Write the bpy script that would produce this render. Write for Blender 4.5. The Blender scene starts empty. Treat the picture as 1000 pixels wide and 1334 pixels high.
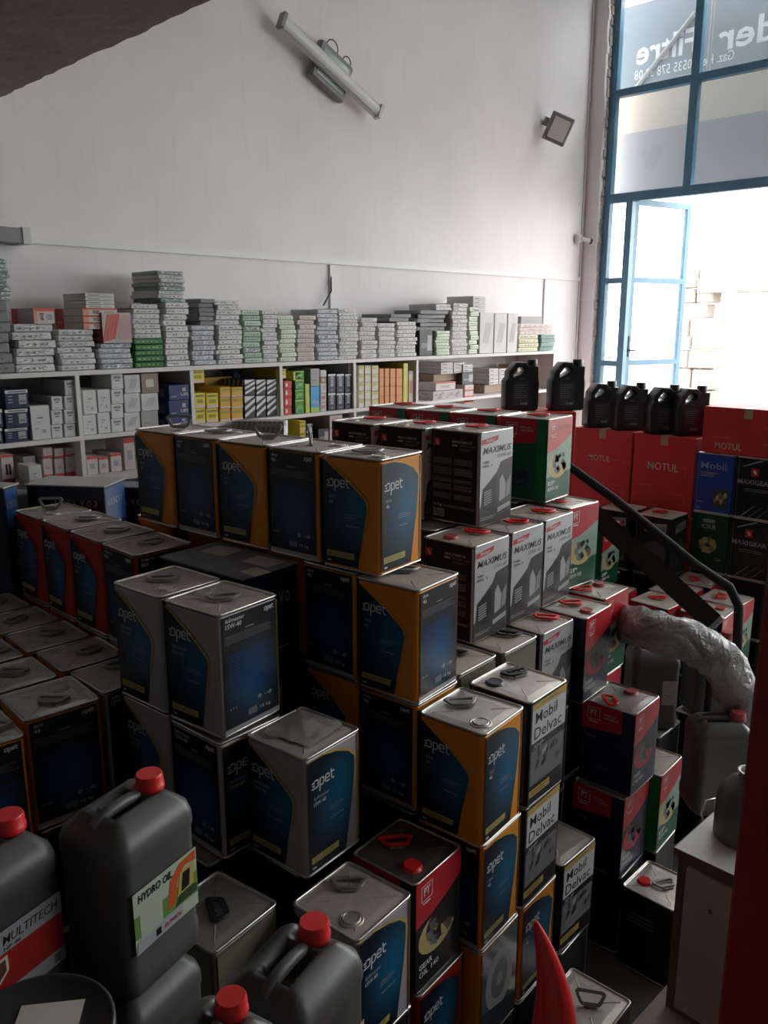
import bpy, bmesh, math, random
from mathutils import Vector, Matrix
C = bpy.context.scene.collection
R = math.radians
random.seed(7)

# ------------------------------------------------------------------ camera, light, exposure
FPX, PITCH, YAW, CZ = 1075.4, R(12.845), R(43.908), 2.667
sc = bpy.context.scene
cd = bpy.data.cameras.new('camera'); cam = bpy.data.objects.new('camera', cd); C.objects.link(cam)
cd.sensor_fit = 'HORIZONTAL'; cd.sensor_width = 36.0; cd.lens = FPX * 36.0 / 1000.0
cd.clip_start = 0.05; cd.clip_end = 300
cam.location = (0, 0, CZ); cam.rotation_euler = (R(90) - PITCH, 0, YAW - R(90))
sc.camera = cam
sc.view_settings.view_transform = 'Standard'; sc.view_settings.look = 'None'
sc.view_settings.gamma = 1.0; sc.view_settings.use_curve_mapping = False
sc.view_settings.exposure = 0.52
w = bpy.data.worlds.new('world'); sc.world = w; w.use_nodes = True
bg = w.node_tree.nodes['Background']; bg.inputs[0].default_value = (1.0, 0.975, 0.97, 1); bg.inputs[1].default_value = 6.8
X_WIN, Y_WALL, Z_CEIL = 7.32, 4.35, 6.2
Y_END = -6.0; Y_GL = -0.9
pl = bpy.data.lights.new('daylight_portal', 'AREA'); pl.shape = 'RECTANGLE'; pl.size = Z_CEIL - 0.6; pl.size_y = 4.17 - Y_GL
pl.cycles.is_portal = True
po = bpy.data.objects.new('daylight_portal', pl); C.objects.link(po)
po.location = (X_WIN + 0.12, (4.17 + Y_GL) / 2, (Z_CEIL - 0.6) / 2 + 0.1)
po.rotation_euler = (0, R(90), 0)
pl2 = bpy.data.lights.new('upper_daylight_portal', 'AREA'); pl2.shape = 'RECTANGLE'; pl2.size = 2.9; pl2.size_y = Y_GL - Y_END  # portal for the added high glazing out of view
pl2.cycles.is_portal = True
po2 = bpy.data.objects.new('upper_daylight_portal', pl2); C.objects.link(po2)
po2.location = (X_WIN + 0.30, (Y_GL + Y_END) / 2, 4.25); po2.rotation_euler = (0, R(90), 0)

# ------------------------------------------------------------------ camera model used once to turn measured points into world places
fw = Vector((math.cos(YAW) * math.cos(PITCH), math.sin(YAW) * math.cos(PITCH), -math.sin(PITCH)))
rt = Vector((math.sin(YAW), -math.cos(YAW), 0)); up = rt.cross(fw)
O0 = Vector((0, 0, CZ))
def ray(x, y): return fw + rt * ((x - 500) / FPX) - up * ((y - 667) / FPX)
def onz(x, y, z): d = ray(x, y); return O0 + d * ((z - CZ) / d.z)
def ony(x, y, Y): d = ray(x, y); return O0 + d * (Y / d.y)
def onx(x, y, X): d = ray(x, y); return O0 + d * (X / d.x)
def atf(x, y, f): return O0 + ray(x, y) * f

# ------------------------------------------------------------------ materials
MC = {}
def M(name, col, rough=0.5, metal=0.0, noise=0.0, nscale=8.0, bump=0.0, spec=0.5, dust=0.0):
    if name in MC: return MC[name]
    m = bpy.data.materials.new(name); m.use_nodes = True; nt = m.node_tree
    b = nt.nodes['Principled BSDF']
    b.inputs['Base Color'].default_value = (*col, 1); b.inputs['Roughness'].default_value = rough
    b.inputs['Metallic'].default_value = metal; b.inputs['Specular IOR Level'].default_value = spec
    tc = nt.nodes.new('ShaderNodeTexCoord')
    if noise > 0:
        n = nt.nodes.new('ShaderNodeTexNoise'); n.inputs['Scale'].default_value = nscale; n.inputs['Detail'].default_value = 6
        nt.links.new(tc.outputs['Object'], n.inputs['Vector'])
        mp = nt.nodes.new('ShaderNodeMapRange'); mp.inputs['From Min'].default_value = 0.3; mp.inputs['From Max'].default_value = 0.7
        mp.inputs['To Min'].default_value = 1 - noise; mp.inputs['To Max'].default_value = 1 + noise * 0.5
        nt.links.new(n.outputs['Fac'], mp.inputs['Value'])
        mx = nt.nodes.new('ShaderNodeMix'); mx.data_type = 'RGBA'; mx.blend_type = 'MULTIPLY'; mx.inputs['Factor'].default_value = 1
        mx.inputs['A'].default_value = (*col, 1); nt.links.new(mp.outputs['Result'], mx.inputs['B'])
        last = mx.outputs['Result']
        if dust > 0:
            n2 = nt.nodes.new('ShaderNodeTexNoise'); n2.inputs['Scale'].default_value = nscale * 2.3; n2.inputs['Detail'].default_value = 8
            nt.links.new(tc.outputs['Object'], n2.inputs['Vector'])
            m2 = nt.nodes.new('ShaderNodeMapRange'); m2.inputs['From Min'].default_value = 0.42; m2.inputs['From Max'].default_value = 0.72
            m2.inputs['To Max'].default_value = dust; nt.links.new(n2.outputs['Fac'], m2.inputs['Value'])
            d = nt.nodes.new('ShaderNodeMix'); d.data_type = 'RGBA'; d.inputs['B'].default_value = (0.33, 0.29, 0.25, 1)
            nt.links.new(m2.outputs['Result'], d.inputs['Factor']); nt.links.new(last, d.inputs['A']); last = d.outputs['Result']
            ro = nt.nodes.new('ShaderNodeMapRange'); ro.inputs['To Min'].default_value = rough; ro.inputs['To Max'].default_value = min(1, rough + 0.4)
            nt.links.new(m2.outputs['Result'], ro.inputs['Value']); nt.links.new(ro.outputs['Result'], b.inputs['Roughness'])
        nt.links.new(last, b.inputs['Base Color'])
    if bump > 0:
        n = nt.nodes.new('ShaderNodeTexNoise'); n.inputs['Scale'].default_value = nscale * 3; n.inputs['Detail'].default_value = 8
        nt.links.new(tc.outputs['Object'], n.inputs['Vector'])
        bp = nt.nodes.new('ShaderNodeBump'); bp.inputs['Strength'].default_value = bump; bp.inputs['Distance'].default_value = 0.01
        nt.links.new(n.outputs['Fac'], bp.inputs['Height']); nt.links.new(bp.outputs['Normal'], b.inputs['Normal'])
    MC[name] = m; return m

def glow_print(name, c0, c1, cx, cz, r):
    # printed colour blend on a label: one ink towards another around a point of the label
    if name in MC: return MC[name]
    m = M(name, c0, 0.35); nt = m.node_tree; b = nt.nodes['Principled BSDF']
    tc = nt.nodes.new('ShaderNodeTexCoord'); mp = nt.nodes.new('ShaderNodeMapping')
    mp.inputs['Location'].default_value = (-cx / r, 0, -cz / (r * 1.3)); mp.inputs['Scale'].default_value = (1 / r, 0, 1 / (r * 1.3))
    g = nt.nodes.new('ShaderNodeTexGradient'); g.gradient_type = 'SPHERICAL'
    rp = nt.nodes.new('ShaderNodeValToRGB'); rp.color_ramp.elements[0].color = (*c0, 1); rp.color_ramp.elements[1].color = (*c1, 1)
    rp.color_ramp.interpolation = 'EASE'
    nt.links.new(tc.outputs['Object'], mp.inputs[0]); nt.links.new(mp.outputs[0], g.inputs[0]); nt.links.new(g.outputs['Fac'], rp.inputs[0])
    nt.links.new(rp.outputs[0], b.inputs['Base Color']); return m

wall_m = M('white_plaster', (0.82, 0.785, 0.79), 0.85, noise=0.07, nscale=1.3, bump=0.35)
def add_streaks(m):
    nt = m.node_tree; b = nt.nodes['Principled BSDF']; lk = [l for l in nt.links if l.to_socket == b.inputs['Base Color']][0]
    src = lk.from_socket; tc = nt.nodes.new('ShaderNodeTexCoord'); mp = nt.nodes.new('ShaderNodeMapping'); mp.inputs['Scale'].default_value = (9, 9, 1.1)
    n = nt.nodes.new('ShaderNodeTexNoise'); n.inputs['Scale'].default_value = 2.2; n.inputs['Detail'].default_value = 8; n.inputs['Roughness'].default_value = 0.65
    nt.links.new(tc.outputs['Object'], mp.inputs[0]); nt.links.new(mp.outputs[0], n.inputs['Vector'])
    r_ = nt.nodes.new('ShaderNodeMapRange'); r_.inputs['From Min'].default_value = 0.56; r_.inputs['From Max'].default_value = 0.8; r_.inputs['To Max'].default_value = 0.3
    nt.links.new(n.outputs['Fac'], r_.inputs['Value'])
    x = nt.nodes.new('ShaderNodeMix'); x.data_type = 'RGBA'; x.inputs['B'].default_value = (0.55, 0.53, 0.52, 1)
    nt.links.new(r_.outputs['Result'], x.inputs['Factor']); nt.links.new(src, x.inputs['A']); nt.links.new(x.outputs['Result'], b.inputs['Base Color'])
add_streaks(wall_m)
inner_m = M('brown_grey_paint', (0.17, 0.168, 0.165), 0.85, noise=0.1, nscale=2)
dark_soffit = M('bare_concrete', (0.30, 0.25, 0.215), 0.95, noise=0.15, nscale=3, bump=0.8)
floor_m = M('dusty_floor', (0.12, 0.11, 0.10), 0.7, noise=0.4, nscale=3)
blue_steel = M('blue_painted_steel', (0.075, 0.20, 0.30), 0.45, noise=0.2, nscale=6)
tinplate = M('tinplate', (0.62, 0.58, 0.52), 0.36, 0.75, noise=0.18, nscale=7, dust=0.45)
dusty_tin = M('dusty_tinplate', (0.50, 0.445, 0.385), 0.6, 0.25, noise=0.2, nscale=7, dust=0.5)
rim_m = M('tin_rim', (0.62, 0.60, 0.56), 0.28, 0.9)
seam_m = rim_m
cardboard = M('cardboard', (0.36, 0.24, 0.15), 0.85, noise=0.15, nscale=10)
white_p = M('white_ink', (0.62, 0.62, 0.62), 0.5)
cream_p = M('cream_paper', (0.62, 0.58, 0.50), 0.7)
black_p = M('black_ink', (0.012, 0.012, 0.014), 0.35)
grey_p = M('grey_ink', (0.16, 0.16, 0.17), 0.5)
lgrey_p = M('light_grey_ink', (0.34, 0.35, 0.37), 0.5)
silver_p = M('silver_print', (0.46, 0.46, 0.48), 0.4, 0.2)
gold_p = M('gold_ink', (0.50, 0.36, 0.10), 0.4)
yellow_p = M('dull_yellow_ink', (0.42, 0.35, 0.10), 0.5)
orange_b = M('orange_enamel', (0.74, 0.26, 0.010), 0.32)
orange_l = M('light_orange_ink', (0.60, 0.30, 0.03), 0.35)
grey_b = M('mauve_grey_enamel', (0.38, 0.34, 0.355), 0.34)
red_b = M('red_enamel', (0.42, 0.022, 0.010), 0.32)
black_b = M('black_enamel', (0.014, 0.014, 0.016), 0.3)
navy_b = M('navy_enamel', (0.010, 0.014, 0.045), 0.3)
green_b = M('green_enamel', (0.008, 0.16, 0.045), 0.32)
pt_red = M('crimson_ink', (0.50, 0.018, 0.030), 0.35)
pt_green = M('bottle_green_ink', (0.005, 0.085, 0.040), 0.35)
lt_green = M('pale_green_ink', (0.25, 0.36, 0.28), 0.4)
tan_p = M('tan_ink', (0.50, 0.38, 0.17), 0.4)
blue_p = M('blue_ink', (0.012, 0.055, 0.30), 0.35)
khaki_b = M('khaki_enamel', (0.17, 0.16, 0.11), 0.4)
opet_pan = glow_print('opet_panel', (0.006, 0.010, 0.018), (0.008, 0.11, 0.22), 0.15, 0.20, 0.15)
opet_back = glow_print('opet_back_panel', (0.006, 0.008, 0.012), (0.010, 0.085, 0.18), 0.13, 0.14, 0.13)
red_plastic = M('red_plastic', (0.74, 0.018, 0.02), 0.35)
dullred = M('dull_red_plastic', (0.40, 0.07, 0.075), 0.5)
metal_h = M('grey_handle_metal', (0.33, 0.33, 0.31), 0.4, 0.6)
black_h = M('black_handle_plastic', (0.02, 0.02, 0.025), 0.4)
grey_can = M('grey_canister_plastic', (0.085, 0.085, 0.083), 0.40, noise=0.15, nscale=9)
motul_red = M('red_carton', (0.55, 0.028, 0.030), 0.55, noise=0.1, nscale=5)
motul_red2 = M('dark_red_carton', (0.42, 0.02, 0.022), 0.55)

# ------------------------------------------------------------------ object helpers
def link(o, parent=None):
    C.objects.link(o)
    if parent is not None: o.parent = parent
    return o
def tag(o, label=None, cat=None, group=None, kind=None):
    if label: o['label'] = label
    if cat: o['category'] = cat
    if group: o['group'] = group
    if kind: o['kind'] = kind
    return o
def empty(name, loc, rz=0.0, label=None, cat=None, group=None):
    o = bpy.data.objects.new(name, None); o.location = loc; o.rotation_euler = (0, 0, rz); o.empty_display_size = 0.05
    link(o); return tag(o, label, cat, group)
def ob(name, me, parent=None, loc=None, rot=None):
    o = bpy.data.objects.new(name, me); link(o, parent)
    if loc is not None: o.location = loc
    if rot is not None: o.rotation_euler = rot
    return o
class MB:
    def __init__(s): s.v = []; s.f = []; s.m = []; s.mats = []; s.sm = []
    def mi(s, m):
        if m not in s.mats: s.mats.append(m)
        return s.mats.index(m)
    def add(s, vs, fs, m, smooth=False):
        b = len(s.v); s.v += [tuple(p) for p in vs]; k = s.mi(m)
        for f in fs: s.f.append([b + i for i in f]); s.m.append(k); s.sm.append(smooth)
    def box(s, x0, x1, y0, y1, z0, z1, m):
        s.add([(x0,y0,z0),(x1,y0,z0),(x1,y1,z0),(x0,y1,z0),(x0,y0,z1),(x1,y0,z1),(x1,y1,z1),(x0,y1,z1)],
              [(0,3,2,1),(4,5,6,7),(0,1,5,4),(1,2,6,5),(2,3,7,6),(3,0,4,7)], m)
    def cbox(s, x0, x1, y0, y1, z0, z1, m, c=0.006):
        # box with chamfered vertical and top edges
        def ring(i, z): return [(x0+i+c,y0+i,z),(x1-i-c,y0+i,z),(x1-i,y0+i+c,z),(x1-i,y1-i-c,z),(x1-i-c,y1-i,z),(x0+i+c,y1-i,z),(x0+i,y1-i-c,z),(x0+i,y0+i+c,z)]
        s.loft([ring(c*.6, z0), ring(0, z0+c*.6), ring(0, z1-c*.6), ring(c*.6, z1)], m)
    def loft(s, rings, m, smooth=False, cap0=True, cap1=True):
        n = len(rings[0]); vs = [p for r in rings for p in r]; fs = []
        for k in range(len(rings) - 1):
            for i in range(n):
                j = (i + 1) % n; fs.append((k*n+i, k*n+j, (k+1)*n+j, (k+1)*n+i))
        s.add(vs, fs, m, smooth)
        if cap0: s.add(rings[0], [tuple(reversed(range(n)))], m)
        if cap1: s.add(rings[-1], [tuple(range(n))], m)
    def lathe(s, prof, m, n=24, c=(0,0,0), smooth=True, cap0=True, cap1=True):
        s.loft([[(c[0]+r*math.cos(2*math.pi*i/n), c[1]+r*math.sin(2*math.pi*i/n), c[2]+z) for i in range(n)] for r, z in prof], m, smooth, cap0, cap1)
    def tube(s, pts, rad, m, n=8, smooth=True):
        P = [Vector(p) for p in pts]; rings = []
        if not hasattr(rad, '__len__'): rad = [rad] * len(P)
        ref = None
        for i, p in enumerate(P):
            t = (P[min(i+1, len(P)-1)] - P[max(i-1, 0)]).normalized()
            if ref is None: ref = t.orthogonal().normalized()
            ref = (ref - t * ref.dot(t)).normalized(); b = t.cross(ref)
            rings.append([p + (ref*math.cos(2*math.pi*k/n) + b*math.sin(2*math.pi*k/n)) * rad[i] for k in range(n)])
        s.loft(rings, m, smooth)
    def mesh(s, name):
        me = bpy.data.meshes.new(name); me.from_pydata(s.v, [], s.f)
        for m in s.mats: me.materials.append(m)
        me.polygons.foreach_set('material_index', s.m); me.polygons.foreach_set('use_smooth', s.sm); me.update(); return me
    def ob(s, name, parent=None, loc=None, rot=None): return ob(name, s.mesh(name), parent, loc, rot)

# ------------------------------------------------------------------ flat print (labels, lettering), drawn in u (right) and v (up)
TXT = {}
def glyphs(body, bold=0.0, shear=0.0):
    k = (body, bold, shear)
    if k in TXT: return TXT[k]
    cu = bpy.data.curves.new('t', 'FONT'); cu.body = body; cu.offset = bold; cu.shear = shear; cu.resolution_u = 2; cu.fill_mode = 'FRONT'
    o = bpy.data.objects.new('t', cu); C.objects.link(o)
    bpy.context.view_layer.update()
    e = o.evaluated_get(bpy.context.evaluated_depsgraph_get()); me = e.to_mesh()
    vs = [(v.co.x, v.co.y) for v in me.vertices]; fs = [tuple(p.vertices) for p in me.polygons]
    e.to_mesh_clear(); bpy.data.objects.remove(o); bpy.data.curves.remove(cu)
    x0 = min(v[0] for v in vs); x1 = max(v[0] for v in vs); y0 = min(v[1] for v in vs); y1 = max(v[1] for v in vs)
    TXT[k] = ([((a-x0)/(x1-x0), (b-y0)/(y1-y0)) for a, b in vs], fs); return TXT[k]
class Print:
    def __init__(s, W=1.0, H=1.0, base=0.0012): s.b = MB(); s.W = W; s.H = H; s.base = base; s.L = 0
    def _y(s, layer): return -(s.base + 0.00035 * layer)
    def poly(s, pts, m, layer=0):
        vs = [(u*s.W, s._y(layer), v*s.H) for u, v in pts]
        s.b.add(vs, [tuple(range(len(vs)))], m)
    def rect(s, u0, v0, u1, v1, m, layer=0): s.poly([(u0,v0),(u1,v0),(u1,v1),(u0,v1)], m, layer)
    def text(s, t, u0, v0, u1, v1, m, layer=2, bold=0.0, shear=0.0, mirror=False):
        vs, fs = glyphs(t, bold, shear)
        q = [((u0 + (u1-u0)*((1-a) if mirror else a))*s.W, s._y(layer), (v0 + (v1-v0)*b)*s.H) for a, b in vs]
        s.b.add(q, fs, m)
    def stroke(s, pts, wd, m, layer=2, closed=False):
        P = [Vector((u*s.W, v*s.H)) for u, v in pts]; n = len(P)
        L = []; Rr = []
        for i in range(n):
            a = P[(i-1) % n] if (closed or i > 0) else P[i]; c = P[(i+1) % n] if (closed or i < n-1) else P[i]
            t = (c - a).normalized(); nn = Vector((-t.y, t.x)) * wd * 0.5; L.append(P[i] + nn); Rr.append(P[i] - nn)
        y = s._y(layer); vs = [(p.x, y, p.y) for p in L] + [(p.x, y, p.y) for p in Rr]
        s.b.add(vs, [(i+n, (i+1) % n + n, (i+1) % n, i) for i in range(n if closed else n-1)], m)
    def ell(s, u, v, ru, rv, m, layer=1, n=14, a0=0, a1=360):
        s.poly([(u + ru*math.cos(R(a0 + (a1-a0)*i/(n-1 if a1-a0 < 360 else n))), v + rv*math.sin(R(a0 + (a1-a0)*i/(n-1 if a1-a0 < 360 else n)))) for i in range(n)], m, layer)
    def lines(s, u0, v0, u1, v1, n, m, layer=2, fill=0.4, rnd=0.3):
        h = (v1 - v0) / n
        for i in range(n):
            s.rect(u0, v1 - h*(i+0.5+fill/2), u1 - (u1-u0)*rnd*random.random(), v1 - h*(i+0.5-fill/2), m, layer)
    def mesh(s, name='label'): return s.b.mesh(name)

TW, TH = 0.235, 0.3735
SP = 0.3773
def top(k): return 2.263 - SP * k

def opet_logo(p, u, v, w, m, sc_=1.0, layer=3):
    # stylised word mark: three speed lines running into a D shaped o, then p e t
    h = w * 0.36 * p.W / p.H; k = w / 1.9
    def q(a, b): return (u + a*k, v + b*h)
    t = 0.0058 * w * 1.9 * sc_
    S = lambda pts, cl=False: p.stroke([q(*c) for c in pts], t, m, layer, cl)
    S([(0, .66), (.22, .66)]); S([(.05, .42), (.22, .42)]); S([(-.02, .18), (.26, .18)])
    S([(.20, .8), (.42, .8), (.5, .7), (.5, .3), (.42, .18), (.26, .18)])
    S([(.62, -.3), (.66, .78), (.86, .78), (.95, .66), (.93, .3), (.84, .18), (.64, .18)])
    S([(1.42, .18), (1.16, .18), (1.07, .3), (1.08, .68), (1.16, .8), (1.32, .8), (1.4, .68), (1.4, .48), (1.1, .48)])
    S([(1.56, 1.05), (1.58, .3), (1.65, .18), (1.8, .18)]); S([(1.5, .78), (1.82, .78)])

def p_opet(name1, name2, arch=False, accent=gold_p, plain=False):
    p = Print(TW, TH)
    A = [(.025, .955), (.2, .885), (.42, .795), (.62, .705), (.77, .625), (.79, .56), (.75, .42), (.69, .25), (.635, .035), (.025, .035)]
    if arch: A = [(.04, .955), (.3, .957), (.55, .925), (.76, .87), (.875, .80), (.875, .66), (.83, .45), (.77, .25), (.71, .035), (.04, .035)]
    B = [(a + .035, b + .012) for a, b in A[:-3]]
    B = [(A[0][0], A[0][1] + .003)] + B[1:] + [A[-3], A[-2]]
    p.poly(list(reversed(B + [A[-1]])), accent, 0)
    p.poly(list(reversed(A)), opet_pan, 1)
    opet_logo(p, .10, .71, .42, white_p)
    if name1:
        p.text(name1, .13, .625, .13 + .028*len(name1), .655, lgrey_p, 3, 0.01, 0.2)
        p.text(name2, .13, .575, .13 + .036*len(name2), .607, white_p if arch else lgrey_p, 3, 0.01)
    p.lines(.40, .455, .70, .505, 3, lgrey_p, 3, .22, .4); p.lines(.42, .385, .68, .405, 1, lgrey_p, 3, .3)
    p.poly([(.08, .10), (.56, .10), (.575, .155), (.08, .155)], yellow_p, 2); p.lines(.12, .108, .52, .147, 2, khaki_b, 3, .4, .1)
    p.rect(.09, .055, .16, .07, white_p, 2)
    return p.mesh()
def p_opet_back(name1, name2):
    p = Print(TW, TH)
    p.rect(.035, .012, .965, .055, silver_p, 0); p.rect(.055, .06, .945, .965, opet_back, 1)
    opet_logo(p, .74, .905, .17, white_p, 1.6, 3)
    p.text(name1, .10, .915, .10 + .031*len(name1), .945, white_p, 3, 0.015, 0.2)
    p.text(name2, .10, .865, .10 + .043*len(name2), .903, white_p, 3, 0.015)
    p.rect(.42, .83, .56, .838, lgrey_p, 3)
    p.lines(.09, .74, .93, .81, 5, grey_p, 3, .35, .2); p.lines(.12, .28, .88, .66, 16, blue_p, 3, .25, .35)
    for i in range(6): p.rect(.12 + i*.045 + .45*(i > 2), .21, .14 + i*.045 + .45*(i > 2), .225, lgrey_p, 3)
    p.ell(.62, .22, .035, .02, lgrey_p, 3); p.ell(.80, .22, .03, .018, lgrey_p, 3)
    for i in range(11): p.rect(.42 + i*.014, .10, .428 + i*.014, .155, lgrey_p, 3)
    p.text('15 kg', .62, .105, .80, .14, white_p, 3, 0.01)
    return p.mesh()
def p_maximus():
    p = Print(TW, TH)
    p.rect(.02, .012, .98, .988, silver_p, 0)
    p.poly([(.04, .865), (.34, .875), (.52, .9), (.54, .945), (.04, .915)], pt_red, 1); p.text('motor', .16, .885, .44, .92, white_p, 2, 0.01, 0.3)
    p.text('MAXIMUS', .08, .765, .93, .835, black_p, 2, 0.015, 0.25)
    p.text('10W-40', .52, .70, .93, .745, grey_p, 2, 0.0, 0.1)
    p.text('TURBO', .08, .665, .27, .69, black_p, 2, 0.01); p.text('DIESEL', .08, .625, .28, .65, black_p, 2, 0.01); p.text('X', .33, .625, .38, .65, black_p, 2, 0.02)
    p.poly([(.02, .012), (.98, .012), (.98, .69), (.62, .655), (.52, .56), (.30, .47), (.10, .40), (.06, .22), (.02, .20)], M('charcoal_ink', (.035, .035, .038), .35), 1)
    p.poly([(.12, .40), (.30, .46), (.50, .50), (.50, .30), (.44, .14), (.14, .17), (.10, .30)], black_p, 2)
    for i in range(6): p.poly([(.14, .35 - i*.026), (.36, .37 - i*.026), (.36, .382 - i*.026), (.14, .362 - i*.026)], lgrey_p, 3)
    p.poly([(.60, .22), (.78, .25), (.80, .40), (.68, .52), (.60, .46)], lgrey_p, 2)
    p.poly([(.80, .25), (.93, .28), (.95, .50), (.82, .42)], M('mid_grey_ink', (.24, .24, .25), .5), 2)
    p.poly([(.56, .11), (.94, .15), (.94, .20), (.56, .16)], lgrey_p, 2); p.lines(.06, .06, .60, .10, 2, lgrey_p, 2, .3)
    return p.mesh()
def p_maximus_back():
    p = Print(TW, TH)
    p.rect(.02, .012, .955, .988, M('matt_black_ink', (.022, .022, .024), .65, spec=.12), 0)
    p.rect(.07, .82, .19, .90, pt_red, 1); p.poly([(.10, .88), (.14, .88), (.14, .865), (.17, .84), (.14, .835), (.12, .86)], white_p, 2)
    p.text('MAXIMUS', .44, .865, .85, .893, lgrey_p, 2, 0.02, 0.2); p.text('10W-40', .60, .83, .92, .85, grey_p, 2, 0.02); p.rect(.44, .83, .55, .85, lgrey_p, 2)
    p.lines(.60, .79, .88, .815, 2, grey_p, 2)
    for k in range(2):
        for a, b in ((.70, .635), (.60, .52), (.48, .44), (.42, .36), (.32, .26)):
            p.rect(.07 + k*.42, b, .44 + k*.42, a, M('dim_grey_ink', (.055, .055, .057), .6), 1); p.lines(.075 + k*.42, b, .44 + k*.42, a, 3, grey_p, 2, .2)
    p.text('16 kg', .06, .165, .24, .20, white_p, 2, 0.01); p.lines(.27, .165, .92, .195, 2, lgrey_p, 2, .3, .05)
    p.rect(.07, .055, .30, .14, lgrey_p, 1)
    for i in range(12): p.rect(.08 + i*.018, .065, .09 + i*.018, .13, black_p, 2)
    return p.mesh()
def pt_mark(p, u, v, s_, m=white_p):
    h = s_ * p.W / p.H
    p.stroke([(u, v), (u + s_, v + h*.05), (u + s_, v + h), (u, v + h*.95)], .0035, m, 3, True)
    p.text('PT', u + s_*.2, v + h*.3, u + s_*.8, v + h*.82, m, 3, 0.03); p.rect(u + s_*.15, v - h*.22, u + s_*.85, v - h*.12, m, 3)
def p_pt(kind):
    p = Print(TW, TH); low = {'green': pt_green, 'navy': navy_b, 'black': black_b}[kind]
    p.rect(.01, .012, .99, .988, low, 0)
    p.poly([(.01, .60), (.35, .63), (.70, .70), (.99, .78), (.99, .988), (.01, .988)], pt_red, 1)
    pt_mark(p, .12, .80, .22); p.text('PETROL', .48, .88, .86, .905, dullred, 2, 0.0); p.text('MAXIMUM', .48, .85, .90, .872, dullred, 2, 0.0)
    if kind == 'green': p.poly([(.01, .30), (.99, .34), (.99, .78), (.70, .70), (.35, .63), (.01, .60)], lt_green, 1)
    p.ell(.46, .44, .40, .17, tan_p if kind != 'navy' else pt_red, 2, 18)
    p.ell(.56, .49, .34, .15, black_b if kind != 'green' else lt_green, 3, 18)
    rr = random.Random(3)
    for i in range(14):
        u = .18 + rr.random()*.55; v = .34 + rr.random()*.20; a = rr.random()*6.28; s_ = .05 + rr.random()*.07
        p.poly([(u + s_*math.cos(a+k*1.57 + rr.random()*.4), v + .6*s_*math.sin(a + k*1.57)) for k in range(4)], rr.choice([black_p, black_p, grey_p, tan_p] if kind != 'navy' else [black_p, navy_b, grey_p, dullred]), 4)
    p.text({'green': 'EP', 'navy': 'TURBO', 'black': 'GEAR'}[kind], .08, .20, .36, .25, white_p, 4, 0.02)
    p.text({'green': '80W-90', 'navy': 'DIESEL', 'black': 'OIL 140'}[kind], .08, .13, .50, .18, white_p, 4, 0.01)
    return p.mesh()
def p_pt_back(kind):
    p = Print(TW, TH); low = {'green': pt_green, 'navy': navy_b, 'black': black_b}[kind]; band = {'green': green_b, 'navy': navy_b, 'black': black_b}[kind]
    p.rect(.01, .012, .99, .988, low, 0); p.rect(.78, .012, .99, .988, band, 1)
    p.poly([(.01, .66), (.77, .715), (.77, .988), (.01, .988)], pt_red, 2)
    pt_mark(p, .12, .79, .23); p.text('PETROL', .44, .87, .66, .895, white_p, 4, 0.0); p.text('MAXIMUM', .44, .835, .70, .858, white_p, 4, 0.0)
    p.lines(.12, .57, .34, .60, 2, lgrey_p, 3, .3); p.rect(.30, .18, .62, .36, M('deep_tone_ink', (.012, .05, .035) if kind == 'green' else (.012, .02, .05), .4), 2)
    p.lines(.33, .20, .58, .26, 3, grey_p, 3, .3)
    return p.mesh()
def p_delvac():
    p = Print(TW, TH)
    p.rect(.02, .012, .98, .988, black_b, 0); p.poly([(.06, .905), (.98, .905), (.98, .975), (.06, .965)], gold_p, 1); p.lines(.3, .925, .85, .95, 1, khaki_b, 2, .4)
    p.rect(.06, .60, .97, .905, M('pale_grey_ink', (.55, .55, .56), .5), 1)
    p.text('Mobil', .14, .77, .72, .875, black_p, 2, 0.006); p.text('Delvac', .12, .625, .86, .735, black_p, 2, 0.006)
    p.text('XHP', .10, .54, .38, .58, lgrey_p, 2, 0.02, 0.2)
    p.rect(.06, .20, .94, .53, grey_p, 1); rr = random.Random(5)
    for i in range(16):
        u = .12 + rr.random()*.7; v = .24 + rr.random()*.24; s_ = .05 + rr.random()*.10
        p.poly([(u, v), (u + s_, v + .02), (u + s_*1.2, v + .05 + rr.random()*.05), (u + .02, v + .05)], rr.choice([black_p, black_b, lgrey_p, grey_p]), 2)
    p.rect(.05, .09, .60, .155, gold_p, 1); p.lines(.09, .10, .55, .145, 2, black_p, 2, .4, .2)
    return p.mesh()
def p_mobil_blue():
    p = Print(TW, TH); p.rect(.01, .01, .99, .985, blue_p, 0)
    p.text('Mobil', .12, .74, .80, .85, M('pale_blue_ink', (.22, .30, .55), .5), 2, 0.008); p.lines(.12, .60, .62, .69, 3, lgrey_p, 2, .35)
    p.rect(.50, .10, .90, .42, M('murky_ink', (.05, .055, .05), .5), 1)
    for i in range(6): p.ell(.58 + .05*i, .22 + .05*(i % 3), .05, .05, gold_p if i % 2 else khaki_b, 2, 8)
    p.lines(.08, .16, .34, .19, 1, lgrey_p, 2); p.rect(.1, .06, .2, .08, lgrey_p, 2); return p.mesh()
def p_crb():
    p = Print(TW, TH); p.rect(.01, .01, .99, .985, M('dark_green_ink', (.006, .05, .02), .35), 0)
    p.rect(.30, .84, .62, .90, lgrey_p, 1); p.text('CRB', .28, .73, .66, .81, M('pale_green_text', (.3, .42, .3), .5), 2, 0.03)
    for i in range(9):
        a = i*.7; p.ell(.48 + .16*math.cos(a), .45 + .09*math.sin(a), .09, .06, [tan_p, gold_p, khaki_b][i % 3], 2, 9)
    p.text('20', .72, .2, .88, .25, lgrey_p, 2, 0.02); return p.mesh()
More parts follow.
